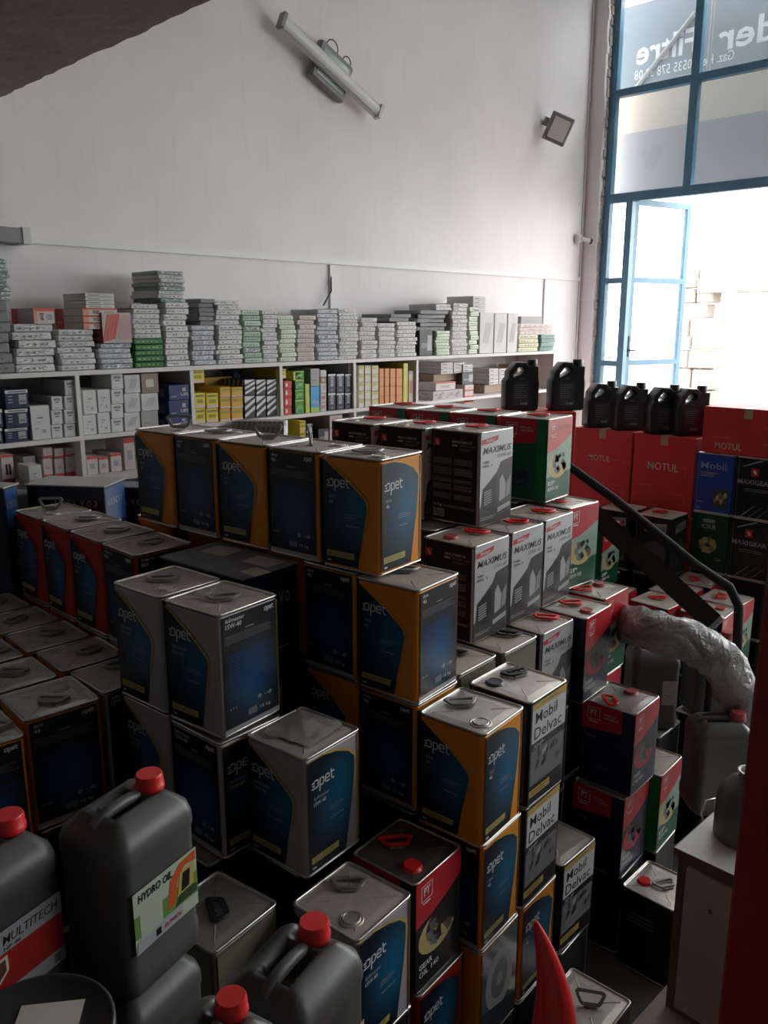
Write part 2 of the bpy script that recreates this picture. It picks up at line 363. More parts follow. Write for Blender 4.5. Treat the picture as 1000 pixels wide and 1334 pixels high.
def p_maxigear():
    p = Print(TW, TH); p.rect(.01, .01, .99, .985, M('glossy_black_ink', (.008, .011, .013), .3), 0)
    p.rect(.38, .70, .56, .83, pt_red, 1); p.poly([(.42, .80), (.50, .79), (.52, .73), (.45, .74)], white_p, 2)
    p.text('MAXIGEAR', .06, .56, .94, .64, lgrey_p, 2, 0.012); p.lines(.25, .44, .9, .5, 2, grey_p, 2)
    for k in range(3): p.poly([(.2 + k*.2, .03), (.24 + k*.2, .03), (.55 + k*.2, .22), (.53 + k*.2, .22)], lgrey_p if k == 0 else grey_p, 2)
    p.poly([(.15, .85), (.18, .84), (.7, .97), (.6, .97)], lgrey_p, 2); return p.mesh()
def p_plain(col, name):
    p = Print(TW, TH); p.rect(.05, .05, .95, .95, col, 0); p.lines(.15, .6, .7, .75, 3, grey_p, 1); return p.mesh()
def p_wheel():
    p = Print(TW, TH); p.rect(.04, .03, .96, .97, M('smoke_ink', (.10, .11, .12), .12), 0)
    p.ell(.5, .55, .36, .30, lgrey_p, 1, 20); p.ell(.5, .55, .22, .19, grey_p, 2, 18); p.ell(.5, .55, .08, .07, lgrey_p, 3)
    p.poly([(.04, .03), (.96, .03), (.96, .22), (.04, .36)], M('slate_ink', (.05, .06, .075), .15), 3); return p.mesh()
def p_orange_bird():
    p = Print(TW, TH); p.rect(.02, .02, .98, .98, M('burnt_orange_ink', (.55, .17, .015), .4), 0)
    p.poly([(.2, .4), (.45, .5), (.5, .62), (.58, .5), (.85, .46), (.62, .4), (.7, .28), (.5, .34), (.3, .26)], M('dark_brown_ink', (.06, .02, .01), .5), 1)
    p.lines(.2, .75, .8, .88, 2, khaki_b, 1); return p.mesh()
def p_white_label():
    p = Print(TW, TH); p.rect(.01, .01, .99, .985, black_b, 0); p.poly([(.28, .72), (.88, .76), (.88, .90), (.28, .86)], lgrey_p, 1)
    p.text('Petrol', .33, .77, .83, .85, black_p, 2, 0.02); p.poly([(.1, .15), (.9, .15), (.9, .5), (.6, .6), (.3, .5)], M('steel_ink', (.07, .08, .09), .4), 1)
    for u in (.3, .7): p.ell(u, .25, .12, .09, black_p, 2, 10)
    return p.mesh()

PR = {}
def pm(k):
    if k not in PR:
        f = {'of': lambda: p_opet('dura', '46', accent=orange_l), 'ofa': lambda: p_opet('dura', '46', True, orange_l), 'ob': lambda: p_opet_back('dura', '46'),
             'gf': lambda: p_opet('fullmaster', '15W-40'), 'gfa': lambda: p_opet('fullmaster', '15W-40', True), 'gb': lambda: p_opet_back('fullmaster', '15W-40'),
             'rf': lambda: p_opet('fullpro', 'MAX', accent=M('dark_red_ink', (.25, .015, .01), .4)), 'rb': lambda: p_opet_back('fullpro', 'MAX'),
             'rfa': lambda: p_opet('fullpro', 'MAX', True, accent=M('dark_red_ink', (.25, .015, .01), .4)),
             'mf': p_maximus, 'mb': p_maximus_back, 'pg': lambda: p_pt('green'), 'pgb': lambda: p_pt_back('green'), 'pn': lambda: p_pt('navy'), 'pnb': lambda: p_pt_back('navy'),
             'pk': lambda: p_pt('black'), 'pkb': lambda: p_pt_back('black'), 'dv': p_delvac, 'mo': p_mobil_blue, 'cr': p_crb, 'mg': p_maxigear,
             'kh': lambda: p_plain(khaki_b, 'k'), 'bk': lambda: p_plain(black_b, 'b'), 'wh': p_wheel, 'bi': p_orange_bird, 'wl': p_white_label}[k]
        PR[k] = f()
    return PR[k]

# ------------------------------------------------------------------ oil tin
def rrect(hx, hy, r, n=4):
    pts = []
    for cx, cy, a0 in ((hx-r, -hy+r, -90), (hx-r, hy-r, 0), (-hx+r, hy-r, 90), (-hx+r, -hy+r, 180)):
        for i in range(n+1):
            a = R(a0 + 90*i/n); pts.append((cx + r*math.cos(a), cy + r*math.sin(a)))
    return pts
H2 = TW/2
def body_mesh(mat):
    k = 'body_' + mat.name
    if k not in PR:
        b = MB(); P = lambda i: rrect(H2-.0015-i, H2-.0015-i, .014)
        b.loft([[(x, y, z) for x, y in P(i)] for z, i in ((.002, .004), (.006, 0), (TH-.014, 0), (TH-.011, .002))], mat, False)
        for (x, y) in ((-H2+.0008, H2-.015), (H2-.015, -H2+.0008)):
            b.tube([(x, y, .006), (x, y, TH-.012)], .0022, rim_m, 6)
        PR[k] = b.mesh('body')
    return PR[k]
def rim_mesh():
    if 'rim' not in PR:
        b = MB(); P = lambda i: rrect(H2+i, H2+i, .016)
        b.loft([[(x, y, z) for x, y in P(i)] for z, i in ((-.0045, -.002), (-.003, .0015), (.002, .0015), (.0035, -.002), (.001, -.005), (-.0045, -.006), (-.0045, -.002))], rim_m, True, False, False)
        PR['rim'] = b.mesh('rim')
    return PR['rim']
def lid_mesh(mat):
    k = 'lid' + mat.name
    if k not in PR:
        b = MB(); h = H2 - .006; g = .07
        r0 = [(x, y, 0) for x, y in rrect(h, h, .014)]; r1 = [(x, y, -.002) for x, y in rrect(h-.004, h-.004, .012)]; r2 = [(x, y, .0008) for x, y in rrect(h-.03, h-.03, .006)]
        b.loft([r0, r1, r2], mat, False, False, False)
        n = len(r2); b.add(r2 + [(0, 0, -.0012)], [(i, (i+1) % n, n) for i in range(n)], mat)
        # stiffening creases pressed into the lid from corner to corner
        for a in (45, 225, 135, 315):
            c, s = math.cos(R(a)), math.sin(R(a)); q = lambda d, e, z: (c*d - s*e, s*d + c*e, z)
            b.add([q(.06, -.003, -.0002), q(.125, -.002, .0005), q(.125, .002, .0005), q(.06, .003, -.0002), q(.06, 0, .0022), q(.125, 0, .002)], [(0, 1, 5, 4), (4, 5, 2, 3)], mat)
        PR[k] = b.mesh('lid')
    return PR[k]
def curve_mesh(name, splines, ext, bev, mat):
    cu = bpy.data.curves.new('c', 'CURVE'); cu.dimensions = '2D'; cu.fill_mode = 'BOTH'; cu.extrude = ext; cu.bevel_depth = bev; cu.bevel_resolution = 1
    for pts in splines:
        s = cu.splines.new('POLY'); s.points.add(len(pts)-1); s.use_cyclic_u = True
        for i, (x, y) in enumerate(pts): s.points[i].co = (x, y, 0, 1)
    o = bpy.data.objects.new('c', cu); C.objects.link(o); bpy.context.view_layer.update()
    me = bpy.data.meshes.new_from_object(o.evaluated_get(bpy.context.evaluated_depsgraph_get())); me.name = name
    bpy.data.objects.remove(o); bpy.data.curves.remove(cu); me.materials.clear(); me.materials.append(mat); return me
def handle_mesh(mat, kind):
    # carrying loop: a rounded trapezoid ring lying in the local XY plane, hinge side at y=0
    k = 'h' + mat.name + kind
    if k not in PR:
        def tz(wb, wt, y0, y1, c): return [(-wb+c, y0), (wb-c, y0), (wb, y0+c), (wt, y1-c), (wt-c, y1), (-wt+c, y1), (-wt, y1-c), (-wb, y0+c)]
        hole = tz(.027, .037, .0075, .0345, .005)
        if kind == 'grip':
            hole = [(-.025, .010), (.025, .010), (.034, .026)] + [(.028 - i*.0093, .031 - (.005 if i % 2 else 0)) for i in range(7)] + [(-.034, .026)]
        PR[k] = curve_mesh('handle', [[(a*1.12, c_*1.15) for a, c_ in q] for q in (tz(.034, .046, 0, .042, .008), hole)], .0025, .0015, mat)
    return PR[k]
def bracket_mesh():
    if 'br' not in PR:
        b = MB(); b.box(-.022, .022, -.007, .007, 0, .006, metal_h); PR['br'] = b.mesh('handle_bracket')
    return PR['br']
def cap_mesh(kind):
    k = 'cap' + kind
    if k not in PR:
        b = MB()
        if kind == 'metal': b.lathe([(.034, 0), (.033, .003), (.029, .0035), (.028, .0015), (.026, .0015), (.025, .006), (.022, .007), (.0215, .005)], tinplate, 26)
        elif kind == 'black': b.lathe([(.033, 0), (.032, .003), (.028, .003), (.0275, .008), (.024, .009), (.023, .007)], M('slate_cap_plastic', (.05, .05, .07), .35), 26)
        else: b.lathe([(.031, 0), (.030, .002), (.026, .002), (.026, .011), (.024, .0125), (.0225, .0115)], dullred if kind == 'dull' else red_plastic, 26)
        PR[k] = b.mesh('cap')
    return PR[k]
HM = {'m': (metal_h, 'plain'), 'k': (black_h, 'grip'), 'r': (red_plastic, 'plain')}
BODY = {'o': orange_b, 'g': grey_b, 'r': red_b, 's': silver_p, 'k': black_b, 'n': navy_b, 'e': green_b, 'h': khaki_b, 'b': blue_p, 't': tinplate, 'R': pt_red}
def tin(x, y, z, yaw, body, left, right, label, handle='m', hup=0, hpos=(0, 0), hrot=0.0, cap='metal', cpos=(-.06, -.06), group=None, name='oil_tin', lid=None, simple=False):
    t = empty(name, (x, y, z), R(yaw), label, 'tin', group)
    ob('body', body_mesh(BODY[body]), t)
    ob('rim', rim_mesh(), t, (0, 0, TH-.003)); ob('rim', rim_mesh(), t, (0, 0, .0045))
    ob('lid', lid_mesh(lid or tinplate), t, (0, 0, TH-.004))
    if simple: return t
    if right: ob('label', pm(right), t, (-H2, -H2, 0))
    if left: ob('label', pm(left), t, (-H2, H2, 0), (0, 0, R(-90)))
    if left: ob('label', pm(left), t, (H2, -H2, 0), (0, 0, R(90)))
    if right: ob('label', pm(right), t, (H2, H2, 0), (0, 0, R(180)))
    if handle:
        mt, kd = HM[handle]; hx, hy = hpos
        zz = TH - .001
        if hup: ob('handle', handle_mesh(mt, kd), t, (hx, hy, zz+.004), (R(hup), 0, R(hrot)))
        else: ob('handle', handle_mesh(mt, kd), t, (hx, hy, zz+.0058), (0, 0, R(hrot)))
        if handle != 'm': t.children[-1]['label'] = {'r': 'red carrying handle', 'k': 'black carrying handle'}[handle]
        ob('handle_bracket', bracket_mesh(), t, (hx, hy, zz-.002), (0, 0, R(hrot)))
    if cap: ob('cap', cap_mesh(cap), t, (cpos[0], cpos[1], TH-.004))
    return t
def T(x, y, lev, yaw, *a, **k): return tin(x, y, top(lev) - TH, yaw, *a, **k)
HID = 'tins buried in the stacks'
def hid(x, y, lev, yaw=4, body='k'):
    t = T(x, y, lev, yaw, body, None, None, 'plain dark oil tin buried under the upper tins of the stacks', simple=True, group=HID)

# ------------------------------------------------------------------ room
def struct(b, name, loc=None): return tag(b.ob(name, None, loc), kind='structure')
XL = -1.6
b = MB(); b.box(XL-.2, X_WIN+.25, Y_END-.2, Y_WALL+.2, -.2, 0, floor_m); struct(b, 'floor')
b = MB(); b.box(XL-.2, X_WIN+.25, Y_WALL, Y_WALL+.2, 0, Z_CEIL, wall_m); struct(b, 'wall_back')
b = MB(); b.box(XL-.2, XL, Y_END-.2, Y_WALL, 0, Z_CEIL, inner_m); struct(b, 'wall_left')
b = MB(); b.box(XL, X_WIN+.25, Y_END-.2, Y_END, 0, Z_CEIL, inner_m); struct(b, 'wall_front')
b = MB(); b.box(XL-.2, X_WIN+.25, Y_END-.2, Y_WALL+.2, Z_CEIL, Z_CEIL+.2, wall_m); struct(b, 'ceiling')
# pier between back wall and glazing, with a ragged mortar edge
b = MB()
zs = [i*.09 for i in range(int(Z_CEIL/.09)+1)]; rr = random.Random(2)
ys = [4.205 + rr.choice([0, .002, .005, -.003]) for _ in zs]
for i in range(len(zs)-1): b.box(X_WIN-.07, X_WIN+.10, ys[i], Y_WALL, zs[i], zs[i+1], wall_m)
struct(b, 'wall_pier')
b = MB(); b.box(X_WIN+.0, X_WIN+.10, Y_END, 4.2, Z_CEIL-.5, Z_CEIL, wall_m); struct(b, 'wall_window_header')
b = MB(); b.box(X_WIN, X_WIN+.25, Y_END, Y_GL-.04, 0, 2.80, inner_m); struct(b, 'wall_right_shade')  # unseen solid wall, shaped to keep daylight off the lower tins
b = MB()
for i in range(60): b.box(X_WIN-.02-rr.random()*.02, X_WIN+.02, 4.196-rr.random()*.006, 4.215, .6+i*.085, .6+i*.085+.05+rr.random()*.03, M('old_mortar', (.58, .52, .45), .95))
struct(b, 'trim_1')
# underside of the mezzanine over the photographer, broken concrete edge
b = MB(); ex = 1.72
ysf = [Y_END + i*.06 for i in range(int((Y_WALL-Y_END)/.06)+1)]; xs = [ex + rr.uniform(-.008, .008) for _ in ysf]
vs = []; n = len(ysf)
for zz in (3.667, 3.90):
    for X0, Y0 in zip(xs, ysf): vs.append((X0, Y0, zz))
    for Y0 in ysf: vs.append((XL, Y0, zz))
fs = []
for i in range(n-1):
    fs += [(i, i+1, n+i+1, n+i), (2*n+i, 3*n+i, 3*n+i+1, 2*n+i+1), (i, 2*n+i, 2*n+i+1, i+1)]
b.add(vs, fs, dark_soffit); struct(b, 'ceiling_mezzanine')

# glazed steel front: mullions, transoms, panes
def glass_mat(name, haze):
    m = bpy.data.materials.new(name); m.use_nodes = True; nt = m.node_tree; nt.nodes.clear()
    out = nt.nodes.new('ShaderNodeOutputMaterial'); tr = nt.nodes.new('ShaderNodeBsdfTransparent'); tr.inputs[0].default_value = (.93, .96, .96, 1)
    gl = nt.nodes.new('ShaderNodeBsdfGlossy'); gl.inputs['Roughness'].default_value = .03; df = nt.nodes.new('ShaderNodeBsdfTranslucent'); df.inputs[0].default_value = (.8, .85, .9, 1)
    m1 = nt.nodes.new('ShaderNodeMixShader'); m1.inputs[0].default_value = .07; m2 = nt.nodes.new('ShaderNodeMixShader'); m2.inputs[0].default_value = haze
    nt.links.new(tr.outputs[0], m1.inputs[1]); nt.links.new(gl.outputs[0], m1.inputs[2]); nt.links.new(m1.outputs[0], m2.inputs[1]); nt.links.new(df.outputs[0], m2.inputs[2])
    nt.links.new(m2.outputs[0], out.inputs[0]); return m
glass = glass_mat('window_glass', .03); glass2 = glass_mat('dusty_door_glass', .03)
wn = bpy.data.objects.new('window_1', None); link(wn); wn.location = (X_WIN, 4.17, 0); wn['kind'] = 'structure'
TZ1, TZ2 = 4.70, 3.81
mull_y = [4.165, 3.40, 2.62, 1.84, 1.06, .28, -.35, Y_GL, -1.75, -2.6, -3.45, -4.3, -5.15, Y_END+.03]
def wbox(name, y0, y1, z0, z1, m=blue_steel, d=.035, x=X_WIN+.04):
    q = MB(); q.box(-d, d, y0-4.17, y1-4.17, z0, z1, m); return q.ob(name, wn, (x-X_WIN, 0, 0))
for i, my in enumerate(mull_y):
    z0 = .02 if (i == 0 or i > 2) else TZ2-.05
    if my < Y_GL - .1: z0 = 2.81  # unseen stretch glazed only high up, added to even the back wall's light
    wbox('mullion', my-.035, my+.035, z0, Z_CEIL-.5)
for i in range(len(mull_y)-1):
    y1, y0 = mull_y[i]-.0355, mull_y[i+1]+.0355
    wbox('transom', y0, y1, TZ1-.03, TZ1+.03); wbox('transom', y0, y1, TZ2-.05, TZ2+.03)
    wbox('pane', y0, y1, TZ1+.031, Z_CEIL-.51, glass, .003); wbox('pane', y0, y1, TZ2+.031, TZ1-.031, glass, .003)
    if i >= 7: wbox('pane', y0, y1, 2.81, TZ2-.051, glass, .003)
    if 1 < i < 7:
        wbox('transom', y0, y1, .95, 1.01)
        wbox('pane', y0, y1, 1.011, TZ2-.051, glass, .003); wbox('pane', y0, y1, .02, .949, glass, .003)
# narrow fixed light left of the doorway
wbox('mullion', 3.90, 3.965, .02, TZ2-.051)
for zz in (3.04, 2.27, .3): wbox('transom', 3.966, 4.129, zz, zz+.05)
for z0, z1 in ((3.091, TZ2-.052), (2.321, 3.039), (.351, 2.269)): wbox('pane', 3.966, 4.129, z0, z1, glass2, .003)
# door leaf standing open to the outside
dl = bpy.data.objects.new('door_1', None); link(dl); dl.location = (X_WIN+.09, 3.93, 0); dl.rotation_euler = (0, 0, math.atan2(-.20, .72)); dl['kind'] = 'structure'
def dbox(name, x0, x1, z0, z1, m=blue_steel, d=.022):
    q = MB(); q.box(x0, x1, -d, d, z0, z1, m); return q.ob(name, dl)
LW = .76
dbox('stile', 0, .05, .05, 3.79); dbox('stile', LW-.05, LW, .05, 3.79)
for zz in (3.74, 3.045, 2.275, .9, .05): dbox('rail', .051, LW-.051, zz, zz+.05)
for z0, z1 in ((3.096, 3.739), (2.326, 3.044), (.951, 2.274), (.101, .899)): dbox('pane', .051, LW-.051, z0, z1, glass2, .003)
q = MB(); q.tube([(.03, -.022, 2.42), (.03, -.05, 2.42), (.10, -.05, 2.42)], .008, black_h); q.box(.015, .04, -.03, -.022, 2.36, 2.55, black_h); q.ob('handle', dl)
# cover strip and cable down the corner
b = MB(); b.box(7.205, 7.225, Y_WALL-.012, Y_WALL, 1.2, Z_CEIL, white_p); b.ob('trim_2'); bpy.data.objects['trim_2']['kind'] = 'structure'
b = MB(); b.box(1.87, 7.20, Y_WALL-.016, Y_WALL, 3.065, 3.10, M('white_conduit', (.74, .73, .72), .5))
struct(b, 'trim_3')
for nme, px, z0, z1 in (('trim_4', 431, 2.45, 3.06), ('trim_5', 710, 2.45, 3.06)):
    p0 = ony(px, 360, Y_WALL); b = MB(); b.box(p0.x-.02, p0.x+.02, Y_WALL-.015, Y_WALL, z0, z1, M('white_conduit', (.7, .7, .7), .5)); struct(b, nme)

# ------------------------------------------------------------------ outside
conc = M('pale_stone', (.26, .23, .20), .9, noise=.35, nscale=.8, bump=.5)
b = MB(); b.box(X_WIN+.26, 60, -30, 40, -.25, -.05, M('pale_ground', (.30, .28, .25), .95, noise=.2, nscale=.5)); struct(b, 'ground')  # one pale ground colour with random mottling
# ruined stone wall with a broken opening
st = empty('stone_ruin', (15, 5, -.05), 0, 'pale broken stone wall with a gap, outside beyond the open door', 'wall')
b = MB()
def rp(x, y, X): p0 = onx(x, y, X); return p0.y-5, p0.z+.05
rr = random.Random(9)
yA, _ = rp(880, 400, 15); yB, _ = rp(935, 400, 15)
z = 0
while z < 3.4:
    h = rr.uniform(.22, .4); y = yB + rr.uniform(-.12, .12)
    yy = y
    while yy < yA:
        wd = rr.uniform(.3, .6); b.cbox(-.2-rr.random()*.05, .2, yy, min(yy+wd-.02, yA+.1), z, z+h-.02, conc, .03); yy += wd
    z += h
z = 0
while z < 1.3:
    h = rr.uniform(.22, .34); yy = yB-4
    while yy < yB-.2:
        wd = rr.uniform(.3, .6); b.cbox(-.15-rr.random()*.05, .2, yy, yy+wd-.02, z, z+h-.02, conc, .03); yy += wd
    z += h
b.ob('stone_courses', st)['kind'] = 'stuff'
b = MB(); b.box(-.25, .3, yB-4, yB+.3, 3.25, 3.5, conc); b.ob('lintel', st)
# fascia, roller box and sign board hung on the street side of the glazing
b = MB(); b.box(X_WIN+.42, X_WIN+.50, -1.6, 4.35, 4.44, 4.80, M('cream_fascia', (.93, .84, .72), .8)); tag(b.ob('fascia_board'), 'cream fascia board above the grey shutter, outside the glazing', 'board')
b = MB(); b.box(X_WIN+.40, X_WIN+.52, -1.6, 4.35, 3.90, 4.435, M('grey_shutter_cloth', (.62, .62, .66), .8)); b.box(X_WIN+.38, X_WIN+.54, -1.6, 4.35, 3.875, 3.90, M('grey_shutter_bar', (.5, .5, .52), .6))
tag(b.ob('awning_box'), 'plain grey awning panel outside, just above the door opening', 'awning')
sg = empty('shop_sign', (X_WIN+.75, 4.1, 4.85), 0, 'blue shop sign seen from behind through the upper panes, lettering reversed', 'sign')
sgm = bpy.data.materials.new('backlit_sign_cloth'); sgm.use_nodes = True; nt = sgm.node_tree; bs = nt.nodes['Principled BSDF']; bs.inputs['Base Color'].default_value = (.17, .21, .25, 1); bs.inputs['Roughness'].default_value = .7
tl = nt.nodes.new('ShaderNodeBsdfTranslucent'); tl.inputs[0].default_value = (.10, .135, .17, 1); ms = nt.nodes.new('ShaderNodeMixShader'); ms.inputs[0].default_value = .45
nt.links.new(bs.outputs[0], ms.inputs[1]); nt.links.new(tl.outputs[0], ms.inputs[2]); nt.links.new(ms.outputs[0], nt.nodes['Material Output'].inputs[0])
swt = bpy.data.materials.new('sign_letter_cloth'); swt.use_nodes = True; nt = swt.node_tree; bs = nt.nodes['Principled BSDF']; bs.inputs['Base Color'].default_value = (.6, .66, .7, 1)
tl = nt.nodes.new('ShaderNodeBsdfTranslucent'); tl.inputs[0].default_value = (.85, .9, .95, 1); ms = nt.nodes.new('ShaderNodeMixShader'); ms.inputs[0].default_value = .5
nt.links.new(bs.outputs[0], ms.inputs[1]); nt.links.new(tl.outputs[0], ms.inputs[2]); nt.links.new(ms.outputs[0], nt.nodes['Material Output'].inputs[0])
eL = onx(801, 100, X_WIN+.75).y; hT = onx(808, 12, X_WIN+.75).z-4.85
b = MB(); b.box(0, .03, -5.6, eL-4.1, 0, hT, sgm); b.ob('sign_board', sg)
# sign lettering, mirrored because the board is read from the street
XS = X_WIN + .75
def sxy(px, py): p0 = onx(px, py, XS); return 4.1 - p0.y, p0.z - 4.85
def sign_text(t, pxa, pya, pxb, pyb, hpx, skip=0.02):
    a = sxy(pxa, pya); c = sxy(pxb, pyb); top_ = sxy(pxa, pya-hpx)
    pr_ = Print(1, 1, .001); hh = top_[1] - a[1]
    pr_.text(t, a[0], min(a[1], c[1])*0 + a[1], c[0], a[1] + hh, swt, 1, skip, mirror=True)
    ob('lettering', pr_.mesh('lettering'), sg, (0, 0, 0), (0, 0, R(-90)))
sign_text('Filtre', 828, 86, 906, 74, 32, .02); sign_text('Lider', 934, 68, 1050, 50, 36, .02)
sign_text('Gaz. Kent 0535 578 30 08', 826, 105, 955, 86, 12, .0)
b = MB(); pA = onx(800, 150, X_WIN+.728); pB = onx(906, 16, X_WIN+.728); b.tube([Vector(q)-Vector((X_WIN+.75, 4.1, 4.85)) for q in (pA, pB)], .022, M('rusty_steel', (.16, .17, .18), .6)); b.ob('diagonal_strut', sg)
b = MB(); pA = onx(911, 235, X_WIN+.60); pB = onx(928, 0, X_WIN+.60); b.tube([pA, (pA.x, pA.y, pB.z)], .018, MC['rusty_steel']); tag(b.ob('steel_rod'), 'upright steel rod outside, in front of the grey awning panel', 'rod')

# ------------------------------------------------------------------ things on the wall
lt_w = M('lamp_white', (.60, .60, .58), .4); lamp_grey = M('lamp_grey', (.20, .20, .20), .5, .3)
a = ony(366, 27, Y_WALL-.09); c = ony(492, 146, Y_WALL-.09); mid = (a+c)/2; ang = math.atan2(c.z-a.z, c.x-a.x); LL = (c-a).length
t = empty('tube_lamp', (mid.x, Y_WALL-.09, mid.z), 0, 'long white tube lamp hung slanting across a grey floodlight on the white wall', 'lamp'); t.rotation_euler = (0, -ang, 0)
b = MB(); b.box(-LL/2, LL/2, -.012, .016, -.045, .045, lt_w); b.ob('housing', t)
b = MB(); b.loft([[(x, -.012-.02*math.sin(math.pi*k/6), -.043+.086*k/6) for k in range(7)] for x in (-LL/2+.01, LL/2-.01)], M('lamp_diffuser', (.68, .68, .66), .3), True); b.ob('diffuser', t)
for s_ in (-1, 1):
    b = MB(); b.box(s_*LL/2-.012, s_*LL/2+.012, -.036, .018, -.047, .047, lamp_grey if s_ < 0 else lt_w); b.ob('end_cap', t)
fl = empty('floodlight', (mid.x+.03, Y_WALL-.045, mid.z), 0, 'square grey floodlight behind the slanting tube lamp', 'lamp'); fl.rotation_euler = (0, -ang, 0)
b = MB(); b.cbox(-.155, .155, -.02, .035, -.125, .125, lamp_grey, .015)
b.ob('housing', fl)
b = MB(); b.box(-.12, .12, -.024, -.0205, -.09, .09, M('flood_glass', (.30, .34, .32), .15)); b.ob('glass', fl)
b = MB()
for dx, s_ in ((-.05, .05), (.09, .035)): b.tube([(dx + s_*math.cos(R(q)), -.005, .13 + s_*math.sin(R(q))) for q in range(0, 181, 20)], .004, black_h, 6)
b.ob('cable', fl)
def at_wall(x, y, d=0): return ony(x, y, Y_WALL-d)
p0 = at_wall(727, 168, .16)
f2 = empty('floodlight', p0, 0, 'small grey floodlight angled from the back wall near the window corner', 'lamp'); f2.rotation_euler = (R(18), R(20), R(-38))
b = MB(); b.cbox(-.10, .10, -.03, .03, -.115, .115, lamp_grey, .012); b.ob('housing', f2)
b = MB(); b.box(-.075, .075, -.034, -.0305, -.085, .085, M('flood_reflector', (.62, .60, .56), .3)); b.ob('glass', f2)
b = MB(); b.ob if 0 else None
b.tube([(0, .03, 0), (-.06, .12, .02)], .014, metal_h); b.box(-.12, -.02, .09, .135, -.02, .05, metal_h); b.ob('bracket', f2)
p0 = at_wall(757, 311, .06)
f3 = empty('security_camera', p0, 0, 'small white dome camera in the corner where the conduit meets the window pier', 'camera')
b = MB(); b.lathe([(.045, 0), (.045, .02), (.035, .04), (.02, .05)], lt_w, 18); b.ob('base', f3, (0, .045, 0), (R(90), 0, 0))
b = MB(); b.tube([(0, 0, 0), (.07, -.05, -.02)], .02, lt_w, 10); b.ob('barrel', f3)
b = MB(); b.tube([(.07, -.05, -.02), (.085, -.06, -.025)], .024, black_h, 10); b.ob('lens', f3)
p0 = at_wall(10, 306, .09)
f4 = empty('tube_lamp', (p0.x-.5, p0.y, p0.z), 0, 'short end of a grey tube lamp at the left frame edge, above the shelves', 'lamp')
b = MB(); b.box(-.6, .56, -.03, .09, -.035, .035, lamp_grey); b.ob('housing', f4)
b = MB(); b.box(.5605, .60, -.035, .09, -.04, .04, lt_w); b.ob('end_cap', f4)
b = MB(); pa = at_wall(431, 360, .01); pb = at_wall(421, 398, .03); b.tube([pa, (pa+pb)/2+Vector((.02, -.02, 0)), pb], .006, black_h, 6); tag(b.ob('cable'), 'short dark cable hanging from the upright conduit over the shelf', 'cable')

# ------------------------------------------------------------------ shelf unit
YF = 3.95
sw = M('white_melamine', (.66, .64, .62), .5)
sh = empty('shelf_unit', (0, YF, 0), 0, 'long white shelf unit against the back wall, loaded with filter boxes', 'shelf')
def sbox(name, x0, x1, y0, y1, z0, z1): q = MB(); q.box(x0, x1, y0-YF, y1-YF, z0, z1, sw); return q.ob(name, sh)
XE = 6.23
sbox('shelf_board', .4, XE, YF, 4.34, 2.418, 2.44); sbox('shelf_board', .4, XE, YF, 4.34, 2.095, 2.117); sbox('shelf_board', .4, XE, 3.86, 4.34, 1.885, 1.905)
sbox('shelf_board', .4, XE, YF, 4.34, 1.2, 1.22); sbox('shelf_board', .4, XE, YF, 4.34, .5, .52)
for x in (.65, 1.28, 1.91, 2.57, 3.2, 3.82, 4.44, XE-.02):
    sbox('upright_panel', x, x+.022, YF+.004, 4.338, 2.117, 2.418); sbox('upright_panel', x, x+.022, YF+.004, 4.338, 1.905, 2.095)
    sbox('upright_panel', x, x+.022, YF, 4.338, 0, 1.885)
sbox('back_panel', .4, XE, 4.34, 4.348, 0, 2.42)

# wrapped packs and boxes: meshes are cached by kind and size
wrap = {}
def wmat(k):
    cols = {'w': ((.74, .73, .72), .3), 'W': ((.80, .79, .78), .22), 'g': ((.27, .28, .28), .35), 'G': ((.38, .52, .39), .35), 'e': ((.012, .13, .03), .4), 'b': ((.58, .61, .66), .28), 't': ((.12, .24, .22), .5),
            'y': ((.55, .54, .34), .5), 'p': ((.60, .50, .46), .5), 'k': ((.02, .02, .022), .35), 's': ((.33, .42, .38), .35), 'l': ((.58, .66, .50), .35)}
    c, r = cols[k]; m = M('pack_' + k, c, r, noise=.2 if k not in 'ek' else .1, nscale=30, bump=.6 if k in 'wWbgs' else .1)
    return m
def pack_mesh(k, text=True):
    if ('pk', k) not in PR:
        v = []
        for var in range(4):
            rr = random.Random(hash(k) % 97 + var if False else ord(k) + var*13)
            b = MB(); m = wmat(k)
            def ring(i, z): return [(x*(1-i)+rr.uniform(-.007, .007), y*(1-i)+rr.uniform(-.007, .007), z+rr.uniform(-.02, .02)) for x, y in rrect(.5, .5, .05, 1) ]
            b.loft([ring(.02, .02), ring(0, .14), ring(0, .86), ring(.02, .98)], m, False)
            # printed strip, and film glints painted as pale patches, on the front edge
            if k not in 'k':
                for i in range(5):
                    u = -.38 + i*.15 + rr.uniform(-.02, .02); wd = rr.uniform(.04, .10)
                    b.add([(u, -.512, .38), (u+wd, -.512, .38), (u+wd, -.512, .58), (u, -.512, .58)], [(0, 1, 2, 3)], grey_p if k not in 'e' else M('lime_ink', (.3, .5, .05), .5))
            if k in 'wWbs':
                gm = M('painted_film_glint', (.85, .85, .86), .12)
                for i in range(11):
                    u = rr.uniform(-.48, .4); z = rr.uniform(.1, .7)
                    b.add([(u, -.514, z), (u+.09, -.513, z+.05), (u+.10, -.514, z+.16), (u+.02, -.516, z+.22)], [(0, 1, 2, 3)], gm)
            v.append(b.mesh('filter_pack'))
        PR[('pk', k)] = v
    return random.choice(PR[('pk', k)])
YT = {}
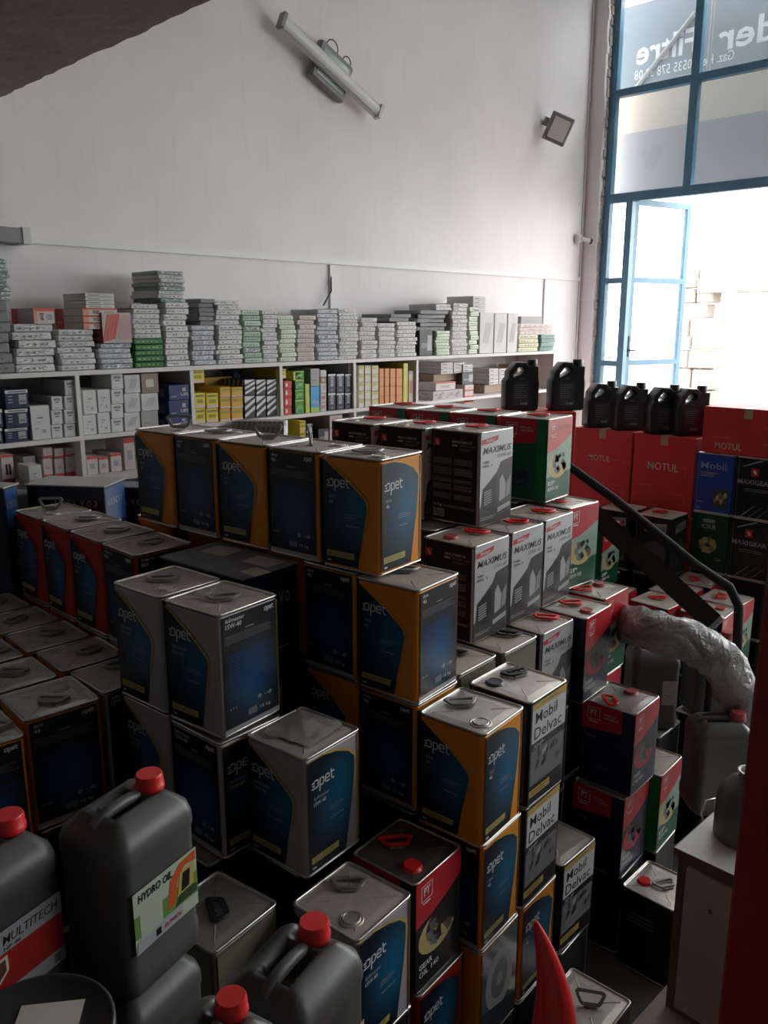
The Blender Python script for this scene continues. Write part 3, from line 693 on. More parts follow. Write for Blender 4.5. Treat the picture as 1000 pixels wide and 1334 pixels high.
def stack(x0, x1, yt, yb, n, k, label, group, depth=.26, base=None, yf=YF+.03, jit=.010, cat='filter pack', name='filter_pack'):
    pa = ony(x0, yb, yf); pb = ony(x1, yb, yf); pt = ony((x0+x1)/2, yt, yf)
    z0 = base if base is not None else 2.441; z1 = pt.z; h = (z1-z0)/n
    for i in range(n):
        kk = k[i % len(k)] if isinstance(k, (list, tuple)) else k
        o = ob(name, pack_mesh(kk)); o.scale = (pb.x-pa.x-.004, depth, h*.97)
        o.location = ((pa.x+pb.x)/2 + random.uniform(-jit, jit), yf+depth/2 + random.uniform(0, jit), z0 + h*i + .0005); o.rotation_euler = (0, 0, R(random.uniform(-2.2, 2.2)))
        tag(o, label, cat, group)
    return z1
S = stack
S(-40, 20, 392, 483, 7, 'g', 'grey film-wrapped filter pack at the bottom of the far left shelf stack', 'grey packs far left')
S(-40, 17, 336, 391, 9, 's', 'striped wrapped filter pack in the upper half of the far left shelf stack', 'striped packs far left', base=ony(10, 392, YF+.03).z)
S(22, 76, 422, 482, 6, 'w', 'loosely wrapped white filter pack in the first low stack from the left', 'first low white stack')
z1 = S(77, 126, 429, 480, 7, 'w', 'white filter pack under the red-edged boxes, top shelf left', 'white packs under red-edged boxes')

# carton kinds: front face toward -Y, left side toward -X
def carton_mesh(k):
    if ('ct', k) in PR: return PR[('ct', k)]
    b = MB(); F = -.504
    def base(col, r=.6, nz=.06): m = M('carton_'+k, col, r, noise=nz, nscale=12); b.cbox(-.5, .5, -.5, .5, 0, 1, m, .012); return m
    def fr(u0, v0, u1, v1, m, e=0): b.add([(u0-.5, F-e, v0), (u1-.5, F-e, v0), (u1-.5, F-e, v1), (u0-.5, F-e, v1)], [(0, 1, 2, 3)], m)
    def sd(u0, v0, u1, v1, m, e=0): b.add([(F-e, .5-u0, v0), (F-e, .5-u1, v0), (F-e, .5-u1, v1), (F-e, .5-u0, v1)], [(0, 1, 2, 3)], m)
    def tx(t, u0, v0, u1, v1, m, e=.003, bold=.01):
        vs, fs = glyphs(t, bold); b.add([(u0-.5+(u1-u0)*p, F-e, v0+(v1-v0)*q) for p, q in vs], fs, m)
    if k == 'white':
        base((.62, .61, .60)); fr(.32, .62, .62, .66, grey_p); fr(.25, .5, .5, .53, lgrey_p); fr(.55, .18, .75, .30, lgrey_p); fr(.2, .3, .32, .36, lgrey_p)
    elif k == 'whitebar':
        base((.64, .63, .62)); fr(.2, .68, .8, .86, lgrey_p)
        for i in range(9): fr(.22+i*.065, .70, .25+i*.065, .84, grey_p, .002)
        fr(.3, .52, .7, .60, grey_p); fr(.2, .1, .6, .14, lgrey_p)
    elif k == 'whitestripe':
        base((.60, .59, .58))
        for i in range(4): b.add([(-.3+i*.12, F-.002, .25), (-.26+i*.12, F-.002, .25), (.0+i*.12, F-.002, .75), (-.04+i*.12, F-.002, .75)], [(0, 1, 2, 3)], lgrey_p)
    elif k == 'kraft': base((.30, .21, .15)); fr(.25, .3, .7, .7, cream_p)
    elif k == 'plainkraft': base((.36, .25, .17))
    elif k == 'grey': base((.36, .35, .34)); fr(.2, .3, .6, .34, grey_p)
    elif k == 'navy':
        base((.012, .020, .07), .5); fr(0, .80, 1, .97, white_p); fr(.15, .84, .9, .92, grey_p, .002); fr(.58, .2, .92, .72, lgrey_p); fr(.62, .3, .88, .4, grey_p, .002)
        for v in (.62, .45, .3): fr(.12, v, .3, v+.05, lgrey_p)
    elif k == 'blue':
        base((.008, .022, .13), .45); tx('UFI', .58, .25, .92, .45, white_p); fr(.66, .55, .84, .80, lgrey_p); fr(.1, .2, .35, .26, lgrey_p); sd(.15, .2, .8, .7, grey_p)
    elif k == 'yellow':
        base((.70, .55, .02), .5); fr(.02, .02, .98, .22, M('pink_ink', (.62, .45, .45), .6)); fr(.1, .75, .9, .9, khaki_b); fr(.2, .35, .8, .6, M('olive_ink', (.30, .28, .02), .6)); tx('FILTRON', .12, .76, .88, .88, yellow_p, .004)
    elif k == 'amber': base((.60, .34, .02), .5); fr(.12, .6, .9, .85, M('olive_ink', (.30, .28, .02), .6)); fr(0, 0, 1, .15, M('pink_ink', (.62, .45, .45), .6))
    elif k == 'stripes':
        base((.02, .02, .03), .5)
        for i in range(3): b.add([(-.5+max(0, i-.0)*.0, F-.001, .05+i*.32), (-.5, F-.001, .2+i*.32 if i < 2 else .98), (.5, F-.001, min(.98, .55+i*.32)), (.5, F-.001, min(.97, .40+i*.32))], [(0, 1, 2, 3)], white_p)
        for i in range(5): b.add([(F-.002, .5-i*.2, 0), (F-.002, .42-i*.2, 0), (F-.002, .42-i*.2-.1 if i < 4 else -.48, 1), (F-.002, .5-i*.2-.1, 1)], [(0, 1, 2, 3)], lgrey_p)
    elif k == 'redwhite':
        base((.62, .52, .48)); fr(0, .0, 1, .24, M('coral_ink', (.62, .08, .06), .5)); fr(.3, .5, .7, .6, lgrey_p)
    elif k == 'redtop': base((.62, .55, .52)); fr(0, .84, 1, 1, M('coral_ink', (.62, .08, .06), .5)); fr(.25, .3, .7, .6, lgrey_p)
    elif k == 'red': base((.55, .03, .03), .5); b.add([(-.4, F-.002, .2), (-.05, F-.002, .3), (-.1, F-.002, .7), (-.35, F-.002, .8)], [(0, 1, 2, 3)], white_p)
    elif k == 'green': base((.03, .24, .02), .5); fr(0, .85, 1, .97, M('lime_ink', (.3, .5, .05), .5)); fr(.3, .3, .8, .6, M('leaf_ink', (.12, .45, .03), .5)); fr(.1, .1, .25, .5, lgrey_p)
    elif k == 'lime': base((.50, .52, .08), .5)
    elif k == 'sky': base((.05, .33, .62), .5); fr(0, .0, 1, .18, M('lime_ink', (.3, .5, .05), .5)); tx('filtre', .15, .3, .85, .48, white_p)
    elif k == 'navylabel': base((.014, .018, .04), .5); fr(.0, .9, 1, 1, white_p); fr(.28, .35, .72, .88, lgrey_p); fr(.35, .45, .65, .8, M('mid_grey_ink', (.24, .24, .25), .5), .002); fr(.3, .1, .7, .2, grey_p)
    elif k == 'yellowwhite': base((.60, .57, .50)); fr(0, .55, .9, 1, M('olive_yellow', (.50, .46, .05), .5)); fr(.2, .65, .6, .85, lgrey_p, .002)
    elif k == 'cream': base((.62, .56, .44)); fr(0, .8, 1, .84, cardboard)
    elif k == 'orange': base((.60, .24, .06), .5); fr(0, .48, 1, .52, M('dim_orange', (.42, .15, .04), .5))
    elif k == 'pinkish': base((.60, .50, .49)); fr(.15, .3, .8, .7, M('rose_ink', (.5, .2, .2), .6)); fr(0, .9, 1, 1, lgrey_p)
    elif k == 'marble':
        base((.46, .41, .40), .5); rr = random.Random(4)
        for i in range(20):
            u = rr.uniform(.03, .88); v = rr.uniform(.1, .75); fr(u, v, u+.07, v+.15, M('mauve_ink', (.30, .24, .24), .6)); u = rr.uniform(.03, .85); sd(u, v, u+.1, v+.15, M('mauve_ink', (.30, .24, .24), .6))
    elif k == 'rededge':
        base((.60, .50, .46)); fr(0, .80, 1, 1, M('coral_ink', (.62, .08, .06), .5)); fr(0, 0, .16, .8, M('salmon_ink', (.60, .25, .2), .5)); tx('TIZ', .28, .25, .48, .68, black_p, .004, .02); fr(.62, .25, .9, .6, lgrey_p); sd(0, 0, .3, 1, M('coral_ink', (.62, .08, .06), .5))
    elif k == 'candy':
        base((.46, .40, .37), .4)
        for i in range(4):
            b.add([(-.48+i*.11, F-.002, .05+i*.03), (-.40+i*.11, F-.002, .05+i*.03), (-.22+i*.11, F-.002, .95), (-.30+i*.11, F-.002, .95)], [(0, 1, 2, 3)], M('coral_ink', (.62, .08, .06), .5))
        sd(0, 0, 1, 1, M('deep_coral', (.38, .04, .035), .6))
        for i in range(4): sd(.2, .1+i*.22, .9, .18+i*.22, M('dusty_pink', (.45, .30, .28), .6), .002)
        fr(.55, .1, .98, .9, M('dusty_pink', (.45, .30, .28), .6), .001)
    elif k == 'flat': base((.62, .60, .58)); fr(.1, .3, .5, .6, grey_p); fr(.6, .3, .9, .5, lgrey_p)
    elif k == 'black': base((.025, .022, .026), .5); fr(.1, .3, .8, .5, grey_p); fr(.6, .2, .95, .8, lgrey_p, .001)
    elif k == 'greystripe':
        base((.34, .33, .32), .5)
        for i in range(9): b.add([(F-.003, .5-i*.1, 0), (F-.003, .45-i*.1, 0), (F-.003, .45-i*.1-.1, 1), (F-.003, .5-i*.1-.1, 1)], [(0, 1, 2, 3)], M('mid_grey_ink2', (.20, .19, .185), .6))
        fr(.02, .3, .98, .98, white_p); fr(.1, .75, .5, .95, grey_p, .002)
    elif k == 'tiepics': base((.60, .50, .50)); fr(0, .92, 1, 1, MC.get('coral_ink') or M('coral_ink', (.62, .08, .06), .5)); fr(.3, .4, .48, .72, black_p); fr(.56, .4, .74, .72, black_p); fr(0, 0, 1, .28, M('maroon_ink', (.25, .03, .04), .5))
    PR[('ct', k)] = b.mesh('filter_box'); return PR[('ct', k)]
def cart(x0, x1, yt, yb, k, label, group=None, yf=YF+.02, depth=.22, base=None, name='filter_box', yaw=0.0):
    pa = ony(x0, yb, yf); pb = ony(x1, yb, yf); zt = ony((x0+x1)/2, yt, yf).z; z0 = base if base is not None else ony((x0+x1)/2, yb, yf).z
    o = ob(name, carton_mesh(k)); o.scale = (max(.02, pb.x-pa.x-.004), depth, zt-z0-.002); o.location = ((pa.x+pb.x)/2, yf+depth/2, z0+.0006); o.rotation_euler = (0, 0, R(yaw))
    tag(o, label, 'box', group); return zt
def column(x0, x1, base, tops, k, label, group=None, yf=YF+.02, depth=.22):
    z = base; n = 0
    for yt in tops:
        kk = k[n] if isinstance(k, (list, tuple)) else k; lb = label[n] if isinstance(label, (list, tuple)) else label
        z = cart(x0, x1, yt, yt, kk, lb, group, yf, depth, z) ; n += 1
    return z
zz = z1
for i, yt in enumerate((420, 411, 401)):
    zz = cart(75, 125, yt, 0, 'rededge', ['lowest', 'middle', 'topmost'][i] + ' of three red-edged white boxes stacked on the second wrapped stack', 'red-edged boxes', YF+.03, .30, zz)
zb = zz
for i in range(4): zb = cart(80, 122, 396-5*i, 0, 'flat', 'thin white box on top of the red-edged boxes', 'thin white boxes on the red-edged ones', YF+.04, .24, zb)
p0 = ony(50, 420, YF+.03)
cart(44, 72, 401, 420, 'rededge', 'red and grey box lying behind the first low white stack', None, YF+.03, .25, base=ony(49, 422, YF+.03).z)
z1 = S(131, 176, 447, 480, 5, 'b', 'bluish wrapped filter pack beneath the red-striped carton', 'bluish packs under striped carton')
cart(134, 173, 407, 446, 'candy', 'red diagonal-striped carton beside the dark green packs', None, YF+.02, .26, base=z1)
z1 = S(175, 216, 441, 478, 5, 'e', 'dark green boxed filter in the short stack on the top shelf', 'dark green packs', jit=.003)
S(173, 211, 396, 441, 7, 'w', 'white filter pack lying on top of the dark green packs', 'white packs over the green', base=z1)
z1 = S(216, 249, 394, 476, 11, 'W', 'clear-wrapped white pack in the lower part of the tallest stack', 'tallest stack, lower packs', depth=.24)
S(207, 243, 353, 394, 8, ['s', 'w', 'w', 's'], 'striped wrapped pack in the upper part of the tallest stack', 'tallest stack, upper packs', base=z1, depth=.28)
z1 = S(250, 282, 424, 473, 8, 'b', 'silvery wrapped pack in the short stack right of the tallest stack', 'short silvery stack')
S(260, 281, 389, 424, 6, 'g', 'dark grey pack standing on the short silvery stack', 'grey packs on silvery stack', base=z1, depth=.3)
S(283, 317, 391, 473, 13, 'W', 'clear-wrapped white pack in the tall stack left of the green-edged one', 'tall white stack')
S(318, 342, 404, 470, 10, ['G', 'G', 's', 'G'], 'green-edged pack in the first green-and-grey stack', 'first green-edged stack')
S(343, 364, 404, 470, 12, 'W', 'white pack in the narrow stack between the two green-edged stacks', 'narrow white stack')
S(365, 387, 411, 469, 10, 'l', 'pale green pack in the second green-edged stack', 'second green-edged stack')
S(388, 412, 411, 468, 10, 'p', 'cream pack in the stack right of the second green-edged stack', 'cream stack')
S(413, 441, 403, 468, 12, 'b', 'silvery film-wrapped pack left of the vertical wall conduit', 'silvery stack by the conduit')
S(442, 468, 402, 467, 14, 'W', 'glossy wrapped pack right of the vertical wall conduit', 'glossy stack by the conduit')
S(470, 492, 414, 466, 9, 'w', 'wrapped pack in the first of three short stacks mid shelf', 'first short mid stack')
S(493, 516, 421, 465, 8, 'w', 'wrapped pack in the second of three short stacks mid shelf', 'second short mid stack')
z1 = S(517, 544, 419, 464, 9, 'W', 'wrapped pack in the third of three short stacks mid shelf', 'third short mid stack')
S(508, 536, 409, 419, 2, 'g', 'dark loose pack lying over the third short stack', 'dark packs lying over', base=z1, depth=.3)
cart(546, 563, 430, 462, 'black', 'dark foil-wrapped box leaning in a gap between white and green stacks', None, YF+.04, .2, base=2.441)
z1 = S(568, 587, 431, 461, 8, 'l', 'pale green pack in the short stack under a crumpled bundle', 'short pale green stack')
zc = S(545, 584, 404, 431, 5, ['g', 'k'], 'dark flat pack in the untidy pile bridging the stacks', 'untidy dark packs', base=z1, depth=.26, jit=.02)
S(566, 588, 396, 404, 2, 'W', 'crumpled clear bundle on top of the untidy dark pile', 'crumpled bundle', base=zc)
S(588, 609, 395, 461, 13, 'W', 'white pack in the tall stack right of the untidy pile', 'tall white stack right')
S(611, 623, 400, 460, 10, 'l', 'small green pack in the narrow green stack', 'narrow green stack')
z1 = cart(624, 642, 407, 459, 'whitestripe', 'tall pale wrapped carton under four small white boxes', None, YF+.03, .2, base=2.441)
for i in range(4): z1 = cart(625, 643, 402-5.3*i, 0, 'flat', 'small white box in the short tower on a tall pale carton', 'small white boxes in tower', YF+.03, .26, z1)
cart(643, 659, 408, 458, 'whitestripe', 'tall wrapped pale carton, middle one of three', None, YF+.03, .2, base=2.441)
cart(660, 673, 408, 458, 'whitestripe', 'tall wrapped pale carton, rightmost of three', None, YF+.03, .2, base=2.441)
z1 = S(675, 702, 436, 456, 4, 'y', 'pale yellow pack at the right end of the top shelf', 'pale yellow packs'); z2 = S(703, 723, 436, 456, 4, 't', 'teal pack at the right end of the top shelf', 'teal packs')
z1 = S(676, 722, 422, 436, 3, 'p', 'wide cream pack laid over the yellow and teal packs', 'wide cream packs', base=max(z1, z2)); cart(678, 706, 412, 422, 'grey', 'plain grey box topping the right end pile', None, YF+.03, .24, base=z1)

# middle compartments
B1 = 2.118
def col_px(x0, x1, tops, k, label, group, base=B1, **kw): return column(x0, x1, base, tops, k, label, group, **kw)
col_px(5, 36, (557, 532, 507), 'navy', 'navy filter box with a white label band at the left of the shelf', 'navy white-banded boxes')
col_px(-28, 3, (558, 533), 'navy', 'navy filter box cut by the left frame edge', 'navy boxes at the frame edge')
col_px(38, 64, (528,), 'white', 'big plain white box beside the navy boxes', None)
col_px(66, 81, (553, 534, 516), 'whitebar', 'small white box with grey label in the column beside the big white box', 'small labelled boxes, first column')
col_px(83, 98, (552, 533, 515, 495), 'whitebar', 'small white box with grey label next to the shelf upright', 'small labelled boxes, second column')
cart(20, 47, 497, 525, 'grey', 'grey box standing on the back row above the big white box', None, YF+.24, .12, base=ony(35, 525, YF+.24).z) if 0 else None
col_px(107, 125, (540, 508), 'white', 'upright white box in the first column right of the upright', 'white boxes first column')
col_px(126, 143, (537, 507), 'white', 'upright white box in the second column right of the upright', 'white boxes second column')
col_px(144, 160, (545, 526, 507, 487), 'whitebar', 'small white box with grey label among the tall white boxes', 'small labelled boxes, third column')
col_px(161, 182, (537, 512, 488), 'whitestripe', 'white box with diagonal stripes beside the brown-topped column', 'striped white boxes')
col_px(183, 206, (535, 512, 486), ['grey', 'whitestripe', 'kraft'], ['plain grey box at the foot of the brown-topped column', 'striped box in the middle of the brown-topped column', 'brown box with pale label topping its column'], None)
z1 = col_px(219, 246, (543, 521, 501), 'blue', 'deep blue box with white lettering beside the brown-topped column', 'deep blue lettered boxes', yf=YF-.0)
cart(221, 243, 483, 0, 'yellow', 'yellow box sitting on the deep blue boxes', None, YF+.02, .22, z1)
for g_, (a0, a1) in enumerate(((253, 267), (268, 284))): col_px(a0, a1, (532, 512), 'yellow', 'bright yellow box with pink base in the ' + ['left', 'right'][g_] + ' yellow pair', 'bright yellow boxes ' + ['left', 'right'])[g_] if 0 else col_px(a0, a1, (532, 512), 'yellow', 'bright yellow box with pink base in the ' + ['left', 'right'][g_] + ' yellow column', 'bright yellow boxes ' + ['left', 'right'][g_])
for g_, (a0, a1) in enumerate(((286, 300), (301, 316))): col_px(a0, a1, (532, 517, 504), 'amber', 'amber box in the ' + ['left', 'right'][g_] + ' column of the amber block', 'amber boxes ' + ['left', 'right'][g_])
col_px(266, 303, (491,), 'amber', 'wide amber box at the back of the amber block', None, base=ony(285, 505, YF+.24).z if 0 else B1, yf=YF+.245, depth=.12)
col_px(304, 314, (506, 483), 'blue', 'dark blue box at the back beside the amber block', 'blue boxes at the back', yf=YF+.245, depth=.12)
for g_, (a0, a1) in enumerate(((318, 332), (333, 346), (347, 360))): col_px(a0, a1, (515, 494), 'stripes', 'black box with white diagonal stripes, ' + ['left', 'middle', 'right'][g_] + ' column', 'striped black boxes ' + ['left', 'middle', 'right'][g_])
cart(346, 360, 481, 0, 'yellow', 'yellow box on top of the striped black boxes', None, YF+.02, .22, ony(353, 494, YF+.02).z)
col_px(361, 363.5, (520, 506, 493), 'yellowwhite', 'slim yellow and white box squeezed against an upright', 'slim yellow boxes')
col_px(370, 380, (530, 517, 506, 496), 'red', 'small red box in the red column', 'red column'); cart(370, 380, 484, 0, 'lime', 'olive box on top of the red column', None, YF+.02, .22, ony(375, 496, YF+.02).z)
col_px(384, 396, (520, 507, 494, 483), 'green', 'green leafy box in the green column', 'green column'); col_px(397, 403, (500,), 'lime', 'slim lime yellow box beside the green column', None)
col_px(404, 416, (503, 480), ['sky', 'grey'], ['sky blue box in the middle of the shelf', 'grey box on top of the sky blue box'], None)
col_px(417, 425, (524, 512, 499, 491, 482), ['pinkish', 'pinkish', 'whitestripe', 'kraft', 'white'], ['lower pinkish box beside the sky blue box', 'upper pinkish box beside the sky blue box', 'white box in the slim mixed column', 'small brown box in the slim mixed column', 'small white box topping the slim mixed column'], None)
for g_, (a0, a1) in enumerate(((427, 437), (438, 448), (449, 458))): col_px(a0, a1, (512, 487), 'navylabel', 'dark box with white label in the ' + ['left', 'middle', 'right'][g_] + ' column of a block of six', 'dark labelled boxes ' + ['left', 'middle', 'right'][g_])
cart(449, 458, 472, 0, 'white', 'small white box on the block of six dark boxes', None, YF+.03, .2, ony(453, 487, YF+.02).z)
for g_, (a0, a1) in enumerate(((467, 474), (475, 483), (484, 493))): col_px(a0, a1, (520, 509, 498, 487, 476), ['yellowwhite', 'cream', 'yellowwhite'][g_], 'small ' + ['yellow and white', 'cream', 'yellow-patched'][g_] + ' box in the ' + ['first', 'second', 'third'][g_] + ' small-box column', ['first', 'second', 'third'][g_] + ' small-box column')
for g_, (a0, a1) in enumerate(((494, 500), (501, 507), (508, 515), (516, 524))): col_px(a0, a1, (503, 480), 'orange', 'plain orange box in the ' + ['first', 'second', 'third', 'fourth'][g_] + ' orange column', ['first', 'second', 'third', 'fourth'][g_] + ' orange column')
cart(525, 531, 473, 525, 'lime', 'tall lime box right of the orange columns', None, YF+.02, .2, base=B1); cart(532, 538, 483, 525, 'pinkish', 'slim rose box against the upright right of the orange columns', None, YF+.02, .2, base=B1)
# right hand bay: flat boxes
zk = B1
for i in range(2): zk = cart(570, 614, 519-11.5*i, 0, 'marble', 'marbled grey flat box in the right bay, ' + ['lower', 'upper'][i], None, YF+.01, .31, zk)
zk = cart(574, 603, 497, 0, 'redtop', 'red-ended flat box on top of the marbled flat boxes', None, YF+.02, .30, zk)
zk = cart(571, 606, 486, 0, 'plainkraft', 'brown carton lying above the red-ended flat box', None, YF+.10, .22, base=zk)
for g_, (a0, a1) in enumerate(((574, 590), (591, 606))): column(a0, a1, zk, (481, 476.5, 472), 'flat', 'thin white box high in the right bay, ' + ['left', 'right'][g_] + ' pile', 'thin white boxes ' + ['left', 'right'][g_], YF+.06, .22)
zk = B1
for i in range(4): zk = cart(616, 629, 524-8*i, 0, 'redwhite', 'small red and white flat box right of the marbled boxes', 'red and white flat boxes', YF+.02, .22, zk)
zk = cart(612, 628, 484, 0, 'black', 'dark box lying on the small red and white flat boxes', None, YF+.04, .22, zk)
for i in range(2): zk = cart(613, 627, 479-5*i, 0, 'flat', 'thin white box on the dark box in the right bay', 'thin boxes on the dark box', YF+.05, .22, zk)
zk = cart(630, 668, 500, 530, 'plainkraft', 'brown carton behind the two black jugs on the shelf', None, YF+.12, .24, base=B1)
for g_, (a0, a1) in enumerate(((637, 649), (650, 662))): column(a0, a1, zk, (495, 490, 485, 480), 'flat', 'thin white box on the brown carton behind the jugs, ' + ['left', 'right'][g_] + ' pile', 'thin boxes behind jugs ' + ['left', 'right'][g_], YF+.10, .22)
cart(669, 690, 462, 486, 'pinkish', 'pinkish box hanging over the top of the right bay', None, YF+.06, .22, base=ony(680, 500, YF+.12).z) if 0 else None
cart(672, 686, 475, 530, 'plainkraft', 'upright brown carton at the right end of the shelf', None, YF+.10, .2, base=B1)
zk = B1
for i in range(3): zk = cart(700, 715, 513-13*i, 0, 'pinkish', 'pinkish patterned box in the end column of the right bay', 'end column boxes', YF+.04, .2, zk)

# lower shelf
B2 = 1.9056
def low(x0, x1, tops, k, label, group=None, yf=4.03, depth=.2): return column(x0, x1, B2, tops, k, label, group, yf, depth)
low(0, 17, (592,), 'tiepics', 'white and maroon box with two dark discs, low at the left edge', yf=3.95)
low(55, 68, (597, 583), 'redwhite', 'red-banded white box in the left column of a low pair', 'red-banded boxes left')
low(70, 83, (597, 584), 'redwhite', 'red-banded white box in the right column of a low pair', 'red-banded boxes right')
low(84, 97, (594, 583), 'redwhite', 'salmon-coloured box stack against the low upright', 'salmon boxes')
low(29, 46, (594,), 'grey', 'plain grey box between the disc box and the red-banded pair', yf=4.06); low(36, 54, (606,), 'white', 'low white box lying in front of the grey one', yf=3.86, depth=.12)
low(112, 127, (594,), 'redtop', 'short red-topped box, left of three', yf=4.0); low(128, 141, (595,), 'redtop', 'short red-topped box, middle of three', yf=4.0); low(143, 158, (590,), 'redtop', 'short red-topped box, right of three', yf=4.0)
low(160, 175, (570,), 'redtop', 'tall red and white box beside three short red-topped boxes', yf=4.0)
# two grey striped boxes jutting out
zk = B2
for i in range(2):
    c_, n_ = math.cos(R(38)), math.sin(R(38)); W_, D_ = .10, .29
    o = ob('filter_box', carton_mesh('greystripe')); o.scale = (W_, D_, .108); o.location = (2.985 + c_*W_/2 - n_*D_/2, 3.665 + n_*W_/2 + c_*D_/2, zk+.001); o.rotation_euler = (0, 0, R(38)); zk += .110
    tag(o, ['lower', 'upper'][i] + ' of two grey diagonal-striped boxes jutting from the low shelf', 'box')
o = None
low(390, 398, (561, 548), 'yellow', 'small yellow box beside the two grey striped boxes', 'small yellow boxes', yf=3.90)
low(399, 407, (561, 552), 'navylabel', 'small dark labelled box right of the small yellow boxes', 'small dark boxes', yf=3.95)
low(414, 428, (558,), 'black', 'black box with a grey label on the lower shelf', yf=3.97); low(412, 426, (558, 541), 'white', 'white box on the lower shelf behind the black one', 'white lower-shelf boxes', yf=4.1, depth=.14)
low(429, 446, (556, 540), 'pinkish', 'dusky pink box at the end of the visible lower shelf', 'dusky pink boxes', yf=3.97)
low(447, 456, (555, 543), 'grey', 'grey box behind the black tins on the lower shelf', 'grey lower-shelf boxes', yf=4.0); low(466, 478, (555, 541), 'pinkish', 'rosy box right of the grey lower-shelf boxes', 'rosy boxes', yf=4.0)

# ------------------------------------------------------------------ the tins
# top row of orange tins
for i, (x, y, yw, l, r_, lb, kw) in enumerate([
    (1.885, 1.865, 7, 'of', 'ofa', 'orange oil tin at the near end of the top orange row, two logo faces showing', dict(hpos=(-.03, -.01), hrot=-45, cpos=(-.055, -.065))),
    (1.862, 2.118, 6, 'ob', 'of', 'orange oil tin with dark text face, second from the near end of the top row', dict(hup=85, hpos=(.0, .02), hrot=40, cpos=(.05, -.06))),
    (1.838, 2.371, 6, 'of', 'ob', 'orange oil tin with logo face and raised handle, middle of the top row', dict(hup=80, hpos=(.01, -.01), hrot=-45, cpos=(.06, .06))),
    (1.815, 2.624, 5, 'ob', 'of', 'orange oil tin with dark text face, fourth along the top row', dict(hpos=(0, 0), hrot=-45, cpos=(.06, -.02))),
    (1.795, 2.876, 4, 'of', 'ob', 'orange oil tin with raised handle at the far end of the top row', dict(hup=80, hpos=(.0, -.02), hrot=-45, cpos=(-.03, -.06)))]):
    T(x, y, 0, yw, 'o', l, r_, lb, lid=dusty_tin, **kw)
T(1.877, 1.697, 1, 7, 'o', 'of', 'ob', 'orange oil tin stepping out below the top orange row', hpos=(.01, .03), hrot=-60, cap=None, lid=dusty_tin)
T(1.872, 1.955, 1, 5, 'o', 'ob', 'of', 'orange oil tin with dark text face, under the top row beside the big navy carton', simple=False, handle=None, cap=None)
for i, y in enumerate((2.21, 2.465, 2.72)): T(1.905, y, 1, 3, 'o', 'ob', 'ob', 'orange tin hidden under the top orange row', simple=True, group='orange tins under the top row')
T(1.84, 2.985, 1, 4, 'o', 'of', 'ob', 'orange tin whose lid corner peeks out under the far end of the top row', handle=None, cap=None)
T(1.879, 1.432, 2, 5.6, 'o', 'of', 'ofa', 'orange oil tin with shiny lid at the foot of the orange steps', hpos=(.0, .035), hrot=-45, cpos=(-.055, -.065))
T(1.885, 1.70, 2, 5, 'o', 'ob', 'of', 'orange oil tin with dark text face, two tiers below the top row', handle=None, cap=None)
T(1.88, 1.96, 2, 5, 'o', 'of', 'ob', 'shadowed orange oil tin with logo behind the grey dusty-topped tin', handle=None, cap=None)
T(2.149, 1.448, 2, 3, 'k', 'kh', 'dv', 'black oil tin with white label and shiny lid, upper of its column', 'k', hpos=(.04, .02), hrot=-20, cap='black', cpos=(-.06, .055))
T(1.898, 1.437, 3, 5.3, 'o', 'ob', 'ofa', 'orange oil tin directly under the shiny-lidded orange one', handle=None, cap=None)
T(2.15, 1.455, 3, 4, 'k', 'kh', 'dv', 'black oil tin with white label, lower of its column', handle=None, cap=None)
T(1.90, 1.435, 4, 5, 'o', None, 'wh', 'orange tin with a glossy grey wheel picture, near the bottom of the stack', handle=None, cap=None)
T(2.16, 1.455, 4, 4, 'o', 'kh', 'ofa', 'orange oil tin under the two black white-labelled tins', handle=None, cap=None)
T(2.457, 1.474, 4, 0, 'k', 'bk', 'dv', 'black white-labelled oil tin low beside the column, black handle on lid', 'k', hpos=(-.04, .06), hrot=20, hup=50, cap=None)
# mauve grey tins left of centre
T(1.309, 2.202, 1, 5, 'g', 'gf', 'gb', 'grey oil tin with logo face, back one of the grey pair', lid=dusty_tin, hpos=(-.02, .0), hrot=-45, cpos=(-.05, -.06))
T(1.332, 1.948, 1, 7, 'g', 'gf', 'gb', 'grey oil tin showing logo and text faces, front one of the grey pair', lid=dusty_tin, hpos=(-.02, -.035), hrot=-40, cpos=(-.0, .075))
T(1.310, 2.195, 2, 4, 'g', 'gf', 'gb', 'grey oil tin in shadow under the back one of the grey pair', handle=None, cap=None)
T(1.322, 1.935, 2, 3, 'g', 'gb', 'gfa', 'grey oil tin with dark text face under the front one of the grey pair', handle=None, cap=None)
T(1.426, 1.700, 2, 5.8, 'g', 'gf', 'gfa', 'grey oil tin with crumpled dusty lid, two logo faces showing', lid=dusty_tin, handle=None, cpos=(-.06, .06))
T(1.43, 1.73, 3, 3, 'k', 'bk', 'bk', 'dark tin in shadow beneath the grey dusty-lidded tin', handle=None, cap=None, lid=dusty_tin)
T(1.360, 1.431, 3, 5.3, 'g', 'gf', 'gfa', 'grey oil tin with dull lid at the bottom, beside the grey canister', lid=dusty_tin, hpos=(.02, .03), hrot=-50, cpos=(-.06, -.05))
T(1.625, 1.468, 3, 5.4, 'k', 'pkb', 'pk', 'black and red gear oil tin with red handle and red cap', 'r', hpos=(-.01, .03), hrot=-45, cap='red', cpos=(-.055, -.06), lid=M('dark_dull_lid', (.10, .085, .065), .5, .3, noise=.2))
T(1.64, 1.46, 4, 5, 'r', 'rf', 'rfa', 'red oil tin with logo under the black and red gear oil tin', handle=None, cap=None)
T(1.077, 1.665, 3, 8, 'h', 'kh', 'kh', 'bare shiny tin with a black handle between the canisters', 'k', hpos=(.02, -.02), hrot=60, cap=None)
rr = random.Random(21); b = MB(); n_ = 13; g_ = []
